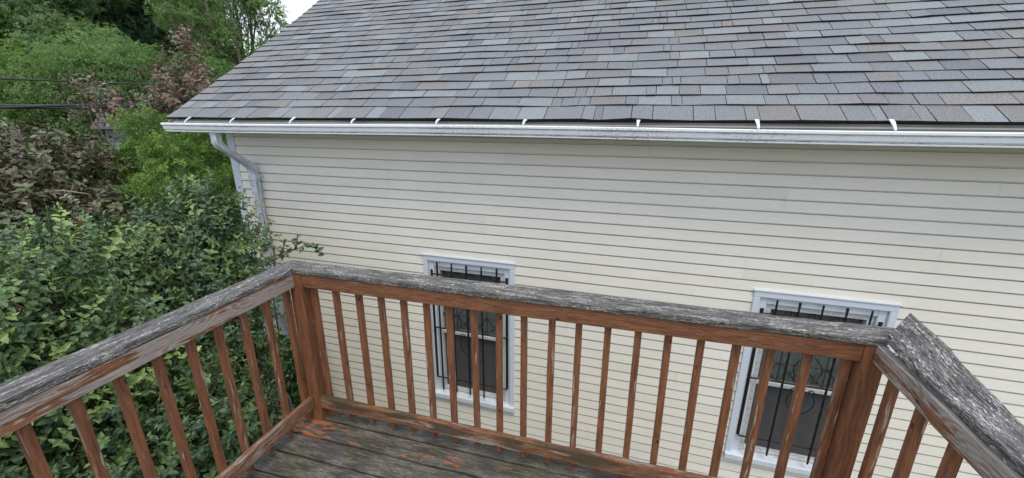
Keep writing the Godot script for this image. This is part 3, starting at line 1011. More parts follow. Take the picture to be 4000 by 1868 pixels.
	put("post", board(post_h, 0.086, 0.086, 4, 0.006, 0.002, 0, 0, 94), M.stain_post, r, frame(Vector3(xr, up + 0.001, zl + 0.05), Y, Z))

# ---------------------------------------------------------------- plants

func leaf_into(st: SurfaceTool, base: Vector3, dir: Vector3, nrm: Vector3, long: float, wide: float, fold: float, droop: float, c: Color) -> void:
	var d := dir.normalized()
	var side := d.cross(nrm).normalized()
	var n := side.cross(d).normalized()
	var mid := base + d * long * 0.5 - n * droop * long * 0.22
	var tip := base + d * long - n * droop * long
	var rise := n * fold * wide
	var l1 := base + d * long * 0.28 + side * wide * 0.44 + rise
	var l2 := base + d * long * 0.66 + side * wide * 0.40 + rise - n * droop * long * 0.4
	var r1 := base + d * long * 0.28 - side * wide * 0.44 + rise
	var r2 := base + d * long * 0.66 - side * wide * 0.40 + rise - n * droop * long * 0.4
	st.set_color(c)
	tri(st, base, mid, l1)
	tri(st, l1, mid, l2)
	tri(st, l2, mid, tip)
	tri(st, base, r1, mid)
	tri(st, r1, r2, mid)
	tri(st, r2, tip, mid)

func stem_into(st: SurfaceTool, a: Vector3, b: Vector3, r: float, c: Color) -> void:
	st.set_color(c)
	tube_into(st, [a, b], [r, r * 0.6], 3)

# twig along +y with pairs of oval leaves
func pair_twig(sd: int, long: float, pairs: int, leaf: float, fresh: Color) -> ArrayMesh:
	var g := RandomNumberGenerator.new()
	g.seed = sd
	var st := st_new()
	var a := Vector3.ZERO
	var bendv := Vector3(g.randf_range(-0.3, 0.3), 0, g.randf_range(-0.3, 0.3))
	for i in pairs:
		var t := float(i + 1) / pairs
		var b := Vector3(0, long * t, 0) + bendv * long * t * t
		stem_into(st, a, b, 0.0016, Color(0.9, 0.55, 0.35) * 0.9)
		var turn := (PI / 2.0 if i % 2 else 0.0) + g.randf_range(-0.4, 0.4)
		for s in 2:
			var out := Vector3(cos(turn + PI * s), 0.25 + 0.35 * t, sin(turn + PI * s)).normalized()
			var k := g.randf_range(0.85, 1.1)
			var c := Color(k, k, k).lerp(fresh, smoothstep(0.55, 1.0, t) * g.randf_range(0.1, 0.9))
			var size := leaf * g.randf_range(0.75, 1.15) * (1.0 if t < 0.9 else 0.7)
			leaf_into(st, b, out + Vector3(0, g.randf_range(-0.35, 0.25), 0), Vector3.UP + out * 0.2, size, size * 0.55, 0.14, g.randf_range(0.0, 0.25), c)
		a = b
	leaf_into(st, a, Vector3(0.2, 1, 0.1), Vector3(1, 0.2, 0), leaf * 0.6, leaf * 0.28, 0.2, 0.05, fresh)
	return done(st)

# twig along +y with alternate, arching pointed leaves
func spray_twig(sd: int, long: float, count: int, leaf: float, ratio: float, droop: float, fresh: Color, amount: float) -> ArrayMesh:
	var g := RandomNumberGenerator.new()
	g.seed = sd
	var st := st_new()
	var a := Vector3.ZERO
	var bendv := Vector3(g.randf_range(-0.35, 0.35), 0, g.randf_range(-0.35, 0.35))
	for i in count:
		var t := float(i + 1) / count
		var b := Vector3(0, long * t, 0) + bendv * long * t * t
		stem_into(st, a, b, 0.002, Color(0.8, 0.65, 0.5))
		var turn := i * 2.4 + g.randf_range(-0.4, 0.4)
		var out := Vector3(cos(turn), 0.3 + g.randf_range(-0.3, 0.4), sin(turn)).normalized()
		var k := g.randf_range(0.75, 1.2)
		var c := Color(k, k * g.randf_range(0.92, 1.05), k).lerp(fresh, amount * smoothstep(0.5, 1.0, t) * g.randf())
		var size := leaf * g.randf_range(0.7, 1.15)
		leaf_into(st, b, out, Vector3.UP + out * 0.3, size, size * ratio, 0.18, droop * g.randf_range(0.5, 1.4), c)
		a = b
	return done(st)

# drooping compound leaves (pairs of narrow leaflets) round a short twig
func compound_twig(sd: int, leaves: int, long: float, leaflet: float) -> ArrayMesh:
	var g := RandomNumberGenerator.new()
	g.seed = sd
	var st := st_new()
	for l in leaves:
		var turn := l * 2.4 + g.randf_range(-0.3, 0.3)
		var out := Vector3(cos(turn), g.randf_range(-0.1, 0.8), sin(turn)).normalized()
		var base := Vector3(0, l * 0.06, 0)
		var k := g.randf_range(0.8, 1.2)
		for i in 5:
			var t := (i + 1.0) / 5.0
			var p := base + out * long * t - Vector3(0, long * 0.35 * t * t, 0)
			var side := out.cross(Vector3.UP).normalized()
			for s in [-1.0, 1.0]:
				leaf_into(st, p, out * 0.6 + side * s - Vector3(0, 0.35, 0) + Vector3(g.randfn(), g.randfn(), g.randfn()) * 0.45, Vector3.UP + Vector3(g.randfn(), g.randfn(), g.randfn()) * 0.35, leaflet * g.randf_range(0.8, 1.2), leaflet * 0.36, 0.1, 0.25, Color(k, k * g.randf_range(0.95, 1.08), k))
	return done(st)

# flat feathery fan of scale foliage, stem along +y, fan in the x-y plane
func fan_twig(sd: int, long: float) -> ArrayMesh:
	var g := RandomNumberGenerator.new()
	g.seed = sd
	var st := st_new()
	var n := 9
	for i in n:
		var t := float(i + 1) / n
		var p := Vector3(0.15 * long * t * t, long * t, 0.12 * long * sin(t * 3.0))
		for s in [-1.0, 1.0]:
			var reach := long * 0.55 * (1.05 - t) * g.randf_range(0.5, 1.2)
			var d := (Vector3(s, 0.6, 0) + Vector3(g.randfn(), g.randfn(), g.randfn()) * 0.3).normalized()
			for j in 5:
				var q := p + d * reach * (j / 4.0)
				var k := g.randf_range(0.55, 1.0) + 0.13 * j
				var v := (d + Vector3(g.randfn(), g.randfn(), g.randfn()) * 0.65).normalized()
				leaf_into(st, q, v, Vector3(g.randf_range(-0.5, 0.5), 0.3, 1), 0.026 * g.randf_range(0.7, 1.3), 0.0065, 0.2, 0.15, Color(k, k, k * 0.9))
	return done(st)

func ivy_leaf(sd: int) -> ArrayMesh:
	var g := RandomNumberGenerator.new()
	g.seed = sd
	var st := st_new()
	for l in 5:
		var b := Vector3(g.randf_range(-0.06, 0.06), g.randf_range(-0.06, 0.06), g.randf_range(0, 0.03))
		var turn := g.randf_range(-0.9, 0.9) - PI / 2.0
		var tilt := Vector3(g.randf_range(-0.5, 0.5), g.randf_range(0.0, 0.7), 1.0).normalized()
		var ex := Vector3.UP.cross(tilt).normalized()
		var ey := tilt.cross(ex)
		var k := g.randf_range(0.75, 1.2)
		st.set_color(Color(k, k, k))
		var size := g.randf_range(0.028, 0.042)
		var ring := []
		for q in [[0.0, 1.25], [0.55, 0.62], [1.15, 1.0], [1.75, 0.6], [2.45, 0.72], [PI, 0.25], [-2.45, 0.72], [-1.75, 0.6], [-1.15, 1.0], [-0.55, 0.62]]:
			ring.append(b + (ex * cos(q[0] + turn) + ey * sin(q[0] + turn)) * size * q[1] - tilt * size * 0.18 * q[1])
		for i in ring.size():
			tri(st, b, ring[i], ring[(i + 1) % ring.size()])
	return done(st)

# many twigs through the clumps of a crown: [centre, radii, how many]
func grow(clumps: Array, keep: Callable, upward: float, size: Array, spread := 0.55, shell := 0.36) -> Array:
	var out := []
	for cl in clumps:
		for i in cl[2]:
			var d := Vector3(rng.randfn(), rng.randfn(), rng.randfn()).normalized()
			var r := pow(rng.randf(), shell)
			var p: Vector3 = cl[0] + d * cl[1] * r
			if not keep.call(p):
				continue
			var axis := (d * 0.8 + Vector3(0, upward, 0) + Vector3(rng.randfn(), rng.randfn(), rng.randfn()) * spread).normalized()
			var side := axis.cross(Vector3(rng.randfn(), rng.randfn(), rng.randfn())).normalized()
			var s := rng.randf_range(size[0], size[1])
			out.append(Transform3D(Basis(side, axis, side.cross(axis)) * s, p))
	return out

func foliage(called: String, places: Array, mesh: Mesh, m: Material, parent: Node3D, tints: Array) -> void:
	var mm := MultiMesh.new()
	mm.transform_format = MultiMesh.TRANSFORM_3D
	mm.use_colors = true
	mm.mesh = mesh
	mm.instance_count = places.size()
	for i in places.size():
		mm.set_instance_transform(i, places[i])
		var c: Color = tints[rng.randi() % tints.size()]
		var k := rng.randf_range(0.82, 1.18)
		mm.set_instance_color(i, Color(c.r * k, c.g * k, c.b * k))
	var o := MultiMeshInstance3D.new()
	o.name = called
	o.multimesh = mm
	o.material_override = m
	o.set_meta("kind", "stuff")
	parent.add_child(o, true)

func limb_into(st: SurfaceTool, a: Vector3, b: Vector3, r0: float, r1: float, wild := 0.12, sides := 6) -> void:
	var pts := []
	var rr := []
	var l := a.distance_to(b)
	var off := Vector3(rng.randfn(), rng.randfn() * 0.5 + 0.6, rng.randfn()) * l * wild
	for i in 6:
		var t := i / 5.0
		pts.append(a.lerp(b, t) + off * sin(t * PI) + Vector3(rng.randfn(), rng.randfn(), rng.randfn()) * l * 0.012 * sin(t * PI))
		rr.append(lerpf(r0, r1, t))
	tube_into(st, pts, rr, sides)

func trunk_and_limbs(foot: Vector3, fork: Vector3, clumps: Array, r: float, m: Material, parent: Node3D, sides := 7) -> void:
	var st := st_new()
	limb_into(st, foot, fork, r, r * 0.7, 0.03, sides)
	for cl in clumps:
		var start := foot.lerp(fork, rng.randf_range(0.55, 1.0))
		limb_into(st, start, cl[0], r * 0.42, r * 0.09, 0.10, 5)
		for i in 4:
			var e: Vector3 = cl[0] + Vector3(rng.randfn(), rng.randfn() * 0.7 + 0.3, rng.randfn()).normalized() * cl[1] * 0.85
			limb_into(st, start.lerp(cl[0], rng.randf_range(0.6, 1.0)), e, r * 0.12, r * 0.03, 0.1, 4)
	put("trunk", done(st), m, parent)

# crown of scattered clumps inside an ellipsoid
func crown(c: Vector3, r: Vector3, many: int, size: float, twigs: int, low := -1.0) -> Array:
	var out := []
	while out.size() < many:
		var d := Vector3(rng.randfn(), rng.randfn(), rng.randfn()).normalized()
		if d.y < low:
			continue
		var p := c + d * r * pow(rng.randf(), 0.4)
		var s := size * rng.randf_range(0.65, 1.25)
		out.append([p, Vector3(s, s * 0.8, s), twigs])
	return out

func clear_of_buildings(p: Vector3) -> bool:
	if p.x > -2.78 and p.z < -1.86: return false            # the house
	if p.x > -0.30 and p.z > -0.36: return false            # the deck
	return p.y > GROUND

func shift(list: Array, by: Vector3) -> Array:               # clumps in world places to the plant's own frame
	var out := []
	for c in list: out.append([c[0] - by, c[1], c[2]])
	return out

func lichen(r: float) -> ArrayMesh:
	var st := st_new()
	var ring := []
	for k in 14:
		var t := TAU * k / 14.0
		var q := r * rng.randf_range(0.45, 1.1)
		ring.append(Vector3(cos(t) * q * 1.3, -0.003, sin(t) * q * 0.7))
	for k in 14:
		tri(st, Vector3(0, 0.0025, 0), ring[(k + 1) % 14], ring[k])
	return done(st)

func make_plants() -> void:
	var twigs := []
	for i in 4: twigs.append(pair_twig(300 + i, 0.27, 6, 0.056, Color(1.7, 1.55, 0.95)))
	M.shrub_leaf = leaf_mat(Color.WHITE, 0.42, 0.5)
	var shrub_tints := [Color(0.085, 0.15, 0.07), Color(0.12, 0.20, 0.08), Color(0.075, 0.13, 0.075), Color(0.19, 0.28, 0.10)]
	# --- three leafy shrubs between the deck and the house corner
	var a := [[Vector3(-2.15, 0.52, -0.95), Vector3(0.46, 0.50, 0.45), 480], [Vector3(-1.98, 0.10, -0.95), Vector3(0.36, 0.50, 0.40), 400], [Vector3(-2.35, 0.52, -0.80), Vector3(0.45, 0.45, 0.45), 420], [Vector3(-2.16, 0.95, -1.12), Vector3(0.22, 0.34, 0.2), 120], [Vector3(-1.98, 0.74, -1.12), Vector3(0.22, 0.30, 0.2), 120], [Vector3(-2.4, 0.88, -1.0), Vector3(0.28, 0.22, 0.22), 110], [Vector3(-1.80, -0.40, -0.65), Vector3(0.45, 0.6, 0.45), 480], [Vector3(-2.1, -0.4, -0.6), Vector3(0.7, 0.6, 0.6), 420], [Vector3(-1.9, -1.3, -0.5), Vector3(0.7, 0.7, 0.5), 420], [Vector3(-1.45, -1.1, -0.35), Vector3(0.4, 0.5, 0.3), 220]]
	var sh := shrub("tall green shrub with small oval leaves beside the house corner", a, Vector3(-1.9, GROUND, -0.8), twigs, shrub_tints, 150)
	arching_branch(sh, twigs)
	var b := [[Vector3(-2.25, 0.62, -0.05), Vector3(0.50, 0.48, 0.45), 480], [Vector3(-2.0, 0.62, 0.48), Vector3(0.50, 0.44, 0.45), 480], [Vector3(-2.6, 0.55, 0.30), Vector3(0.5, 0.5, 0.5), 380], [Vector3(-1.85, 0.55, 1.0), Vector3(0.5, 0.45, 0.45), 380], [Vector3(-1.55, 0.05, 0.15), Vector3(0.5, 0.55, 0.5), 460], [Vector3(-1.5, 0.0, 0.75), Vector3(0.5, 0.5, 0.5), 460], [Vector3(-2.1, -0.3, 0.3), Vector3(0.8, 0.6, 0.8), 420], [Vector3(-1.9, -1.3, 0.4), Vector3(0.9, 0.8, 0.9), 420]]
	shrub("broad bright green shrub with oval leaves reaching over the left railing", b, Vector3(-2.1, GROUND, 0.35), twigs, [Color(0.095, 0.17, 0.07), Color(0.135, 0.225, 0.08), Color(0.08, 0.14, 0.075), Color(0.23, 0.33, 0.11)], 170)
	var c := [[Vector3(-0.95, -0.42, 0.15), Vector3(0.40, 0.42, 0.42), 380], [Vector3(-0.90, -0.45, 0.72), Vector3(0.40, 0.42, 0.42), 380], [Vector3(-0.95, -1.1, -0.1), Vector3(0.5, 0.5, 0.45), 330], [Vector3(-0.85, -1.1, 0.6), Vector3(0.5, 0.5, 0.5), 330], [Vector3(-0.9, -1.9, 0.3), Vector3(0.6, 0.6, 0.7), 300], [Vector3(-0.95, -0.4, 1.25), Vector3(0.4, 0.45, 0.4), 260]]
	shrub("low shaded shrub growing behind the left railing balusters", c, Vector3(-0.95, GROUND, 0.35), twigs, [Color(0.085, 0.155, 0.065), Color(0.12, 0.205, 0.075), Color(0.065, 0.12, 0.06)], 150)
	make_plum()
	make_cedar()
	make_trees()
	make_ivy()
	make_fence()
	make_far_house()

func shrub(label: String, clumps: Array, foot: Vector3, twigs: Array, tints: Array, singles: int) -> Node3D:
	var o := thing("leafy_shrub", label, "shrub", foot, 0.0, "shrubs below the deck")
	var local := shift(clumps, foot)
	var st := st_new()
	for i in local.size():
		var root := Vector3(rng.randf_range(-0.2, 0.2), -0.05, rng.randf_range(-0.2, 0.2))
		for k in 3:
			limb_into(st, root, local[i][0] + Vector3(rng.randfn(), rng.randfn(), rng.randfn()) * 0.15, 0.018, 0.006, 0.08, 5)
		for k in 14:
			var d := Vector3(rng.randfn(), rng.randfn() + 0.5, rng.randfn()).normalized()
			limb_into(st, local[i][0], local[i][0] + d * local[i][1] * rng.randf_range(0.7, 1.05), 0.005, 0.0018, 0.06, 3)
	put("stems", done(st), M.twig, o)
	var keep := func(p: Vector3) -> bool: return clear_of_buildings(p + foot)
	var all := grow(local, keep, 0.35, [0.75, 1.25])
	# the twigs nearest to us are pieces of their own, the rest one mass
	var near := []
	for t in all: near.append([(t.origin + foot).distance_to(EYE), t])
	near.sort_custom(func(p, q): return p[0] < q[0])
	var shades := []
	for t in tints:
		var m := leaf_mat(Color(t.r, t.g, t.b).linear_to_srgb(), 0.42, 0.5)
		shades.append(m)
	for i in mini(singles, near.size()):
		put("twig", twigs[rng.randi() % twigs.size()], shades[rng.randi() % shades.size()], o, near[i][1])
	var rest := [[], [], [], []]
	for i in range(singles, near.size()):
		rest[rng.randi() % 4].append(near[i][1])
	for i in 4:
		foliage("foliage", rest[i], twigs[i], M.shrub_leaf, o, tints)
	return o

# long shoot of the tall shrub that leans across the house wall above the railing corner
func arching_branch(o: Node3D, _twigs: Array) -> void:
	var foot := o.position
	var leaf := st_new()
	leaf_into(leaf, Vector3.ZERO, Vector3(0, 1, 0), Vector3(0, 0, 1), 0.046, 0.027, 0.14, 0.15, Color.WHITE)
	var lm := done(leaf)
	var m := leaf_mat(lin(0.075, 0.14, 0.06), 0.4, 0.4)
	var st := st_new()
	for path in [[Vector3(-1.60, 0.45, -0.80), Vector3(-1.25, 0.68, -0.80), Vector3(-1.08, 0.75, -0.82), Vector3(-0.94, 0.83, -0.88), Vector3(-0.81, 0.885, -0.93), Vector3(-0.72, 0.86, -0.95), Vector3(-0.65, 0.80, -0.95)], [Vector3(-1.45, 0.4, -0.85), Vector3(-1.33, 0.61, -0.86), Vector3(-1.33, 0.82, -0.99), Vector3(-1.30, 0.96, -1.04), Vector3(-1.29, 1.06, -1.07)], [Vector3(-1.0, 0.80, -0.85), Vector3(-0.97, 0.90, -0.87), Vector3(-0.96, 0.95, -0.88)], [Vector3(-0.88, 0.86, -0.90), Vector3(-0.86, 0.94, -0.91), Vector3(-0.855, 0.985, -0.91)]]:
		var pts := []
		var rr := []
		for i in path.size():
			pts.append(path[i] - foot)
			rr.append(lerpf(0.006, 0.002, float(i) / path.size()))
		tube_into(st, pts, rr, 5)
		var long := 0.0
		for i in path.size() - 1:
			var n := int(path[i].distance_to(path[i + 1]) / 0.020) + 1
			for k in n:
				var p: Vector3 = pts[i].lerp(pts[i + 1], (k + rng.randf()) / n)
				if (p + foot).x < -1.42: continue
				for s in 1 + (1 if (p + foot).x > -0.78 else 0):
					var d := Vector3(rng.randfn(), rng.randfn() * 0.7 + 0.15, rng.randfn() * 0.8 + 0.2).normalized()
					var side := d.cross(Vector3(rng.randfn(), rng.randfn(), rng.randfn())).normalized()
					put("leaf", lm, m, o, Transform3D(Basis(side, d, side.cross(d)) * rng.randf_range(1.0, 1.55), p))
				long += 1.0
	put("arching_branch", done(st), M.twig, o)

func make_plum() -> void:
	var foot := Vector3(-5.3, GROUND, -2.2)
	var o := thing("purple_leaf_plum", "purple brown leaved plum tree behind the shrubs with reddish new shoots", "tree", foot)
	var w := []
	for i in 32:
		var d := Vector3(rng.randfn(), rng.randfn() * 0.8, rng.randfn()).normalized()
		w.append([Vector3(-5.4, 0.70, -1.6) + d * Vector3(1.3, 0.90, 0.9) * pow(rng.randf(), 0.5), Vector3(0.44, 0.34, 0.44), 150])
	w.append_array([[Vector3(-4.6, 0.95, -1.35), Vector3(0.42, 0.30, 0.4), 110], [Vector3(-4.1, 0.80, -1.2), Vector3(0.38, 0.26, 0.35), 100], [Vector3(-4.95, 1.45, -1.7), Vector3(0.35, 0.2, 0.3), 60], [Vector3(-5.7, 1.50, -1.6), Vector3(0.45, 0.22, 0.35), 70], [Vector3(-6.3, 1.5, -1.6), Vector3(0.5, 0.25, 0.4), 70], [Vector3(-5.7, 2.05, -3.45), Vector3(0.5, 0.22, 0.3), 70], [Vector3(-6.8, 2.15, -3.2), Vector3(0.45, 0.28, 0.3), 70]])
	var shoots := [[Vector3(-4.75, 2.02, -3.0), Vector3(0.42, 0.30, 0.3), 70], [Vector3(-4.62, 2.40, -3.05), Vector3(0.30, 0.30, 0.25), 55], [Vector3(-4.35, 2.25, -3.1), Vector3(0.25, 0.25, 0.2), 40], [Vector3(-4.50, 2.78, -3.1), Vector3(0.16, 0.30, 0.15), 30], [Vector3(-4.85, 2.50, -3.0), Vector3(0.14, 0.20, 0.12), 14], [Vector3(-5.3, 2.25, -2.4), Vector3(0.1, 0.2, 0.1), 9], [Vector3(-5.15, 1.95, -2.5), Vector3(0.35, 0.15, 0.2), 22]]
	trunk_and_limbs(Vector3.ZERO, Vector3(-5.1, 0.6, -2.0) - foot, shift(w, foot), 0.08, M.bark, o, 8)
	for c in shift(shoots, foot):
		var thin := st_new()
		limb_into(thin, c[0] + Vector3(rng.randf_range(-0.2, 0.1), -1.3, 0.1), c[0] + Vector3(0, 0.1, 0), 0.012, 0.004, 0.04, 4)
		put("shoot", done(thin), M.bark, o)
	var keep := func(p: Vector3) -> bool: return clear_of_buildings(p + foot)
	var m := leaf_mat(Color.WHITE, 0.38, 0.4)
	var tints := [Color(0.112, 0.112, 0.056), Color(0.128, 0.142, 0.068), Color(0.088, 0.074, 0.046), Color(0.140, 0.178, 0.098), Color(0.108, 0.084, 0.050)]
	for i in 2:
		foliage("foliage", grow(shift(w.slice(i * 20, i * 20 + 20), foot), keep, 0.1, [0.8, 1.25]), spray_twig(400 + i, 0.24, 10, 0.070, 0.58, 0.25, Color(1.7, 1.6, 1.3), 0.4), m, o, tints)
	foliage("new_shoots", grow(shift(shoots, foot), keep, 0.8, [0.8, 1.2], 0.4, 0.5), spray_twig(410, 0.24, 8, 0.078, 0.5, 0.28, Color(2.0, 0.95, 0.95), 0.9), m, o, [Color(0.17, 0.125, 0.09), Color(0.16, 0.15, 0.09), Color(0.21, 0.12, 0.105)])
	# bare pale twigs poking through
	for path in [[Vector3(-4.81, 1.02, -0.94), Vector3(-4.65, 1.12, -0.99), Vector3(-4.16, 1.17, -1.12), Vector3(-3.88, 1.13, -1.2)], [Vector3(-4.75, 1.08, -0.96), Vector3(-4.70, 1.24, -0.99), Vector3(-4.66, 1.38, -1.02)], [Vector3(-4.72, 1.06, -0.95), Vector3(-4.4, 0.98, -1.0), Vector3(-4.1, 0.96, -1.05)]]:
		var st := st_new()
		var pts := []
		for p in path: pts.append(p - foot)
		tube_into(st, pts, [0.013, 0.012, 0.009, 0.004].slice(0, pts.size()), 5)
		put("bare_twig", done(st), M.bark_pale, o)

func make_cedar() -> void:
	var foot := Vector3(-4.45, GROUND, -2.95)
	var o := thing("cedar_tree", "bright green feathery cedar between the plum tree and the house", "tree", foot)
	var cl := []
	for i in 70:
		var y := lerpf(-2.2, 1.80, pow(rng.randf(), 0.75))
		var r := 1.0 * (1.0 - pow(clampf((y + 2.2) / 4.4, 0, 1), 2.2)) + 0.12
		var t := rng.randf() * TAU
		var rad := r * rng.randf_range(0.75, 1.08)
		cl.append([Vector3(-4.5 + cos(t) * rad, y, -2.75 + sin(t) * rad), Vector3(0.30, 0.20, 0.30), 190])
	trunk_and_limbs(Vector3.ZERO, Vector3(-4.45, 1.6, -2.9) - foot, shift(cl, foot), 0.10, M.bark, o)
	var keep := func(p: Vector3) -> bool: return clear_of_buildings(p + foot)
	var m := leaf_mat(Color.WHITE, 0.55, 0.5)
	for i in 2:
		foliage("foliage", grow(shift(cl.slice(i * 35, i * 35 + 35), foot), keep, 0.1, [0.7, 1.5], 0.6), fan_twig(500 + i, 0.15), m, o, [Color(0.15, 0.29, 0.06), Color(0.19, 0.35, 0.07), Color(0.11, 0.22, 0.055), Color(0.26, 0.42, 0.085)])

func make_trees() -> void:
	var tw := [compound_twig(601, 6, 0.20, 0.080), compound_twig(602, 6, 0.18, 0.085), compound_twig(603, 7, 0.20, 0.075)]
	var m := leaf_mat(Color.WHITE, 0.5, 1.0)
	var list := [
		["tall tree with dense mid green leaves at the far left edge", Vector3(-18.5, GROUND, -8.6), Vector3(-18.2, 3.2, -9.0), Vector3(3.6, 5.0, 3.0), 80, [Color(0.17, 0.285, 0.135), Color(0.20, 0.32, 0.145)]],
		["tall tree with dark blue green leaves behind the lighter trees", Vector3(-17.8, GROUND, -12.8), Vector3(-17.4, 4.2, -12.5), Vector3(2.0, 5.0, 2.0), 50, [Color(0.12, 0.215, 0.125), Color(0.14, 0.24, 0.135)]],
		["lighter green leafy tree rising above the red shoots of the plum", Vector3(-11.6, GROUND, -8.8), Vector3(-11.8, 1.5, -8.9), Vector3(2.5, 1.8, 1.9), 50, [Color(0.175, 0.30, 0.125), Color(0.21, 0.345, 0.135)]],
		["airy tree with drooping leaves against the sky beside the roof", Vector3(-10.9, GROUND, -10.6), Vector3(-11.2, 3.7, -10.0), Vector3(2.1, 3.2, 1.3), 34, [Color(0.15, 0.265, 0.12), Color(0.18, 0.30, 0.12)]],
		["small yellow green tree behind the thin overhead wire at left", Vector3(-13.4, GROUND, -6.6), Vector3(-13.2, 1.6, -6.8), Vector3(2.6, 2.2, 1.6), 42, [Color(0.20, 0.33, 0.125), Color(0.16, 0.28, 0.11)]]]
	for i in list.size():
		var q: Array = list[i]
		var o := thing("leafy_tree", q[0], "tree", q[1], 0.0, "trees beyond the yard")
		var cl := crown(q[2], q[3], q[4], 0.85 if i != 3 else 0.50, 140 if i != 3 else 26)
		trunk_and_limbs(Vector3.ZERO, q[2] - q[1] + Vector3(0, -0.6, 0), shift(cl, q[1]), 0.17, M.bark, o)
		var keep := func(p: Vector3) -> bool: return clear_of_buildings(p + q[1])
		for k in 2:
			var half := cl.size() / 2
			foliage("foliage", grow(shift(cl.slice(k * half, k * half + half), q[1]), keep, -0.05, [0.8, 1.3]), tw[(i + k) % 3], m, o, q[5])
	# the wood beyond, read as one mass
	var far := []
	for i in 150:
		var fx := rng.randf_range(-46, -15)
		far.append([Vector3(fx, rng.randf_range(-2.0, 5.0 if fx < -25.0 else 2.2), rng.randf_range(-30, -19)), Vector3(1.7, 1.3, 1.5), 34])
	var wood := crown_mass(far, tw[0], m)
	wood.set_meta("label", "distant green wood behind the yard trees")
	wood.set_meta("category", "wood")

func crown_mass(cl: Array, mesh: Mesh, m: Material) -> Node3D:
	var places := grow(cl, clear_of_buildings, 0.0, [1.8, 2.8])
	foliage("far_wood", places, mesh, m, self, [Color(0.11, 0.21, 0.09), Color(0.13, 0.24, 0.10)])
	return get_child(get_child_count() - 1)

func make_ivy() -> void:
	var foot := Vector3(-2.1, GROUND, -1.72)
	var o := thing("ivy", "dark green ivy climbing the downspout and house corner", "ivy", foot)
	var cl := [[Vector3(-2.20, -1.35, -1.72), Vector3(0.42, 0.45, 0.13), 420], [Vector3(-1.9, -1.55, -1.66), Vector3(0.35, 0.4, 0.18), 300], [Vector3(-2.30, -0.92, -1.76), Vector3(0.22, 0.20, 0.08), 90], [Vector3(-2.1, -2.3, -1.6), Vector3(0.9, 0.6, 0.3), 420], [Vector3(-1.75, -2.0, -1.0), Vector3(0.5, 0.6, 0.25), 240]]
	var st := st_new()
	for c in cl:
		for k in 6:
			limb_into(st, Vector3(rng.randf_range(-0.2, 0.2), 0, 0), c[0] - foot + Vector3(rng.randfn(), rng.randfn(), 0) * 0.2, 0.007, 0.003, 0.05, 4)
	put("vines", done(st), M.twig, o)
	var places := []
	for c in shift(cl, foot):
		for i in c[2]:
			var d := Vector3(rng.randfn(), rng.randfn(), rng.randfn()).normalized()
			var p: Vector3 = c[0] + d * c[1] * pow(rng.randf(), 0.5)
			if (p + foot).z < -1.84: continue
			places.append(Transform3D(Basis(Vector3.UP, rng.randf_range(-0.5, 0.9)) * Basis(Vector3.BACK, rng.randf_range(-3, 3)) * rng.randf_range(0.9, 1.5), p))
	foliage("foliage", places, ivy_leaf(700), leaf_mat(Color.WHITE, 0.4, 0.35), o, [Color(0.06, 0.145, 0.045), Color(0.08, 0.18, 0.05), Color(0.05, 0.11, 0.05)])

func make_fence() -> void:
	var foot := Vector3(-2.5, GROUND, -1.28)
	var f := thing("picket_fence", "weathered wooden picket fence half hidden by ivy and shrubs", "fence", foot)
	for i in 16:
		var x := -0.85 + i * 0.108
		var top := 1.80 + rng.randf_range(-0.02, 0.02)
		var w := 0.045
		var prof := [Vector2(-w, 0.02), Vector2(w, 0.02), Vector2(w, top - 0.07), Vector2(w * 0.55, top - 0.02), Vector2(0, top), Vector2(-w * 0.55, top - 0.02), Vector2(-w, top - 0.07)]
		var st := st_new()
		for k in range(1, prof.size() - 1):
			for s in [[0.009, 1], [-0.009, -1]]:
				var q := []
				for e in [prof[0], prof[k], prof[k + 1]]: q.append(Vector3(x + e.x, e.y, s[0]))
				if s[1] > 0: tri(st, q[0], q[1], q[2], prof[0], prof[k], prof[k + 1])
				else: tri(st, q[0], q[2], q[1], prof[0], prof[k + 1], prof[k])
		for k in prof.size():
			var e: Vector2 = prof[k]
			var g: Vector2 = prof[(k + 1) % prof.size()]
			quad(st, Vector3(x + e.x, e.y, 0.009), Vector3(x + e.x, e.y, -0.009), Vector3(x + g.x, g.y, -0.009), Vector3(x + g.x, g.y, 0.009))
		put("picket", done(st), M.picket, f)
	for y in [0.4, 1.5]:
		put("fence_rail", box_mesh(Vector3(-0.9, y, -0.05), Vector3(0.82, y + 0.08, -0.0095)), M.picket, f)

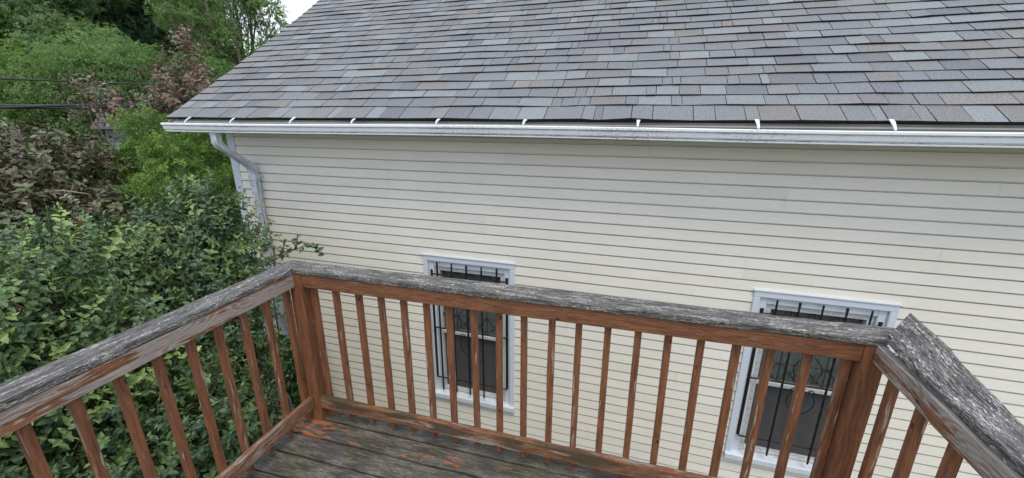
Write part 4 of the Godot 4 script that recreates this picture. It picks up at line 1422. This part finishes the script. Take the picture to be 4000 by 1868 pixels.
func make_far_house() -> void:
	var foot := Vector3(-10.3, GROUND, -6.2)
	var o := thing("distant_house", "small grey house gable glimpsed between the plum shoots and the trees", "house", foot, 0.55)
	put("wall", box_mesh(Vector3(-0.9, 0, -1.6), Vector3(0.9, 4.55, 0)), M.far_wall, o)
	for i in 12:
		put("siding_board", extrude_x(PackedVector2Array([Vector2(0.002, 3.4 + i * 0.098), Vector2(0.020, 3.4 + i * 0.098), Vector2(0.006, 3.492 + i * 0.098), Vector2(0.002, 3.492 + i * 0.098)]), -0.9, 0.9), M.far_wall, o)
	var prof := PackedVector2Array([Vector2(0.22, 4.50), Vector2(0.22, 4.56), Vector2(-0.8, 5.22), Vector2(-1.82, 4.56), Vector2(-1.82, 4.50), Vector2(-0.8, 5.14)])
	put("roof", extrude_x(prof, -1.05, 1.05), M.far_roof, o)

# ---------------------------------------------------------------- overhead lines

func make_wires() -> void:
	var sagged := func(a: Vector3, b: Vector3, sag: float, n: int) -> Array:
		var out := []
		for i in n + 1:
			var t := float(i) / n
			out.append(a.lerp(b, t) - Vector3(0, sag * 4.0 * t * (1.0 - t), 0))
		return out
	# thick bundled service cable
	var foot := Vector3(-6.2, GROUND, -3.1)
	var o := thing("overhead_cable", "thick black bundled overhead cable crossing behind the plum leaves", "cable", foot)
	var path: Array = sagged.call(Vector3(-17.5, 2.10, 0.9) - foot, Vector3(4.0, 2.30, -5.9) - foot, 0.12, 60)
	for k in 3:
		var pts := []
		for i in path.size():
			var t := i * 0.5 + k * TAU / 3.0
			pts.append(path[i] + Vector3(0, sin(t), cos(t)) * 0.018)
		put("strand", tube(pts, 0.020, 6), M.cable, o)
	foot = Vector3(-8.0, GROUND, -4.2)
	o = thing("overhead_wire", "thin dark overhead wire running above the thick cable", "wire", foot)
	put("strand", tube(sagged.call(Vector3(-17.0, 2.95, -1.0) - foot, Vector3(4.0, 2.30, -9.5) - foot, 0.12, 40), 0.020, 6), M.cable, o)
	foot = Vector3(-10.0, GROUND, -6.0)
	o = thing("overhead_wire", "faint thin wire just above the thick black cable", "wire", foot)
	put("strand", tube(sagged.call(Vector3(-19.0, 2.45, -2.5) - foot, Vector3(3.0, 2.60, -11.0) - foot, 0.1, 40), 0.007, 5), M.cable, o)
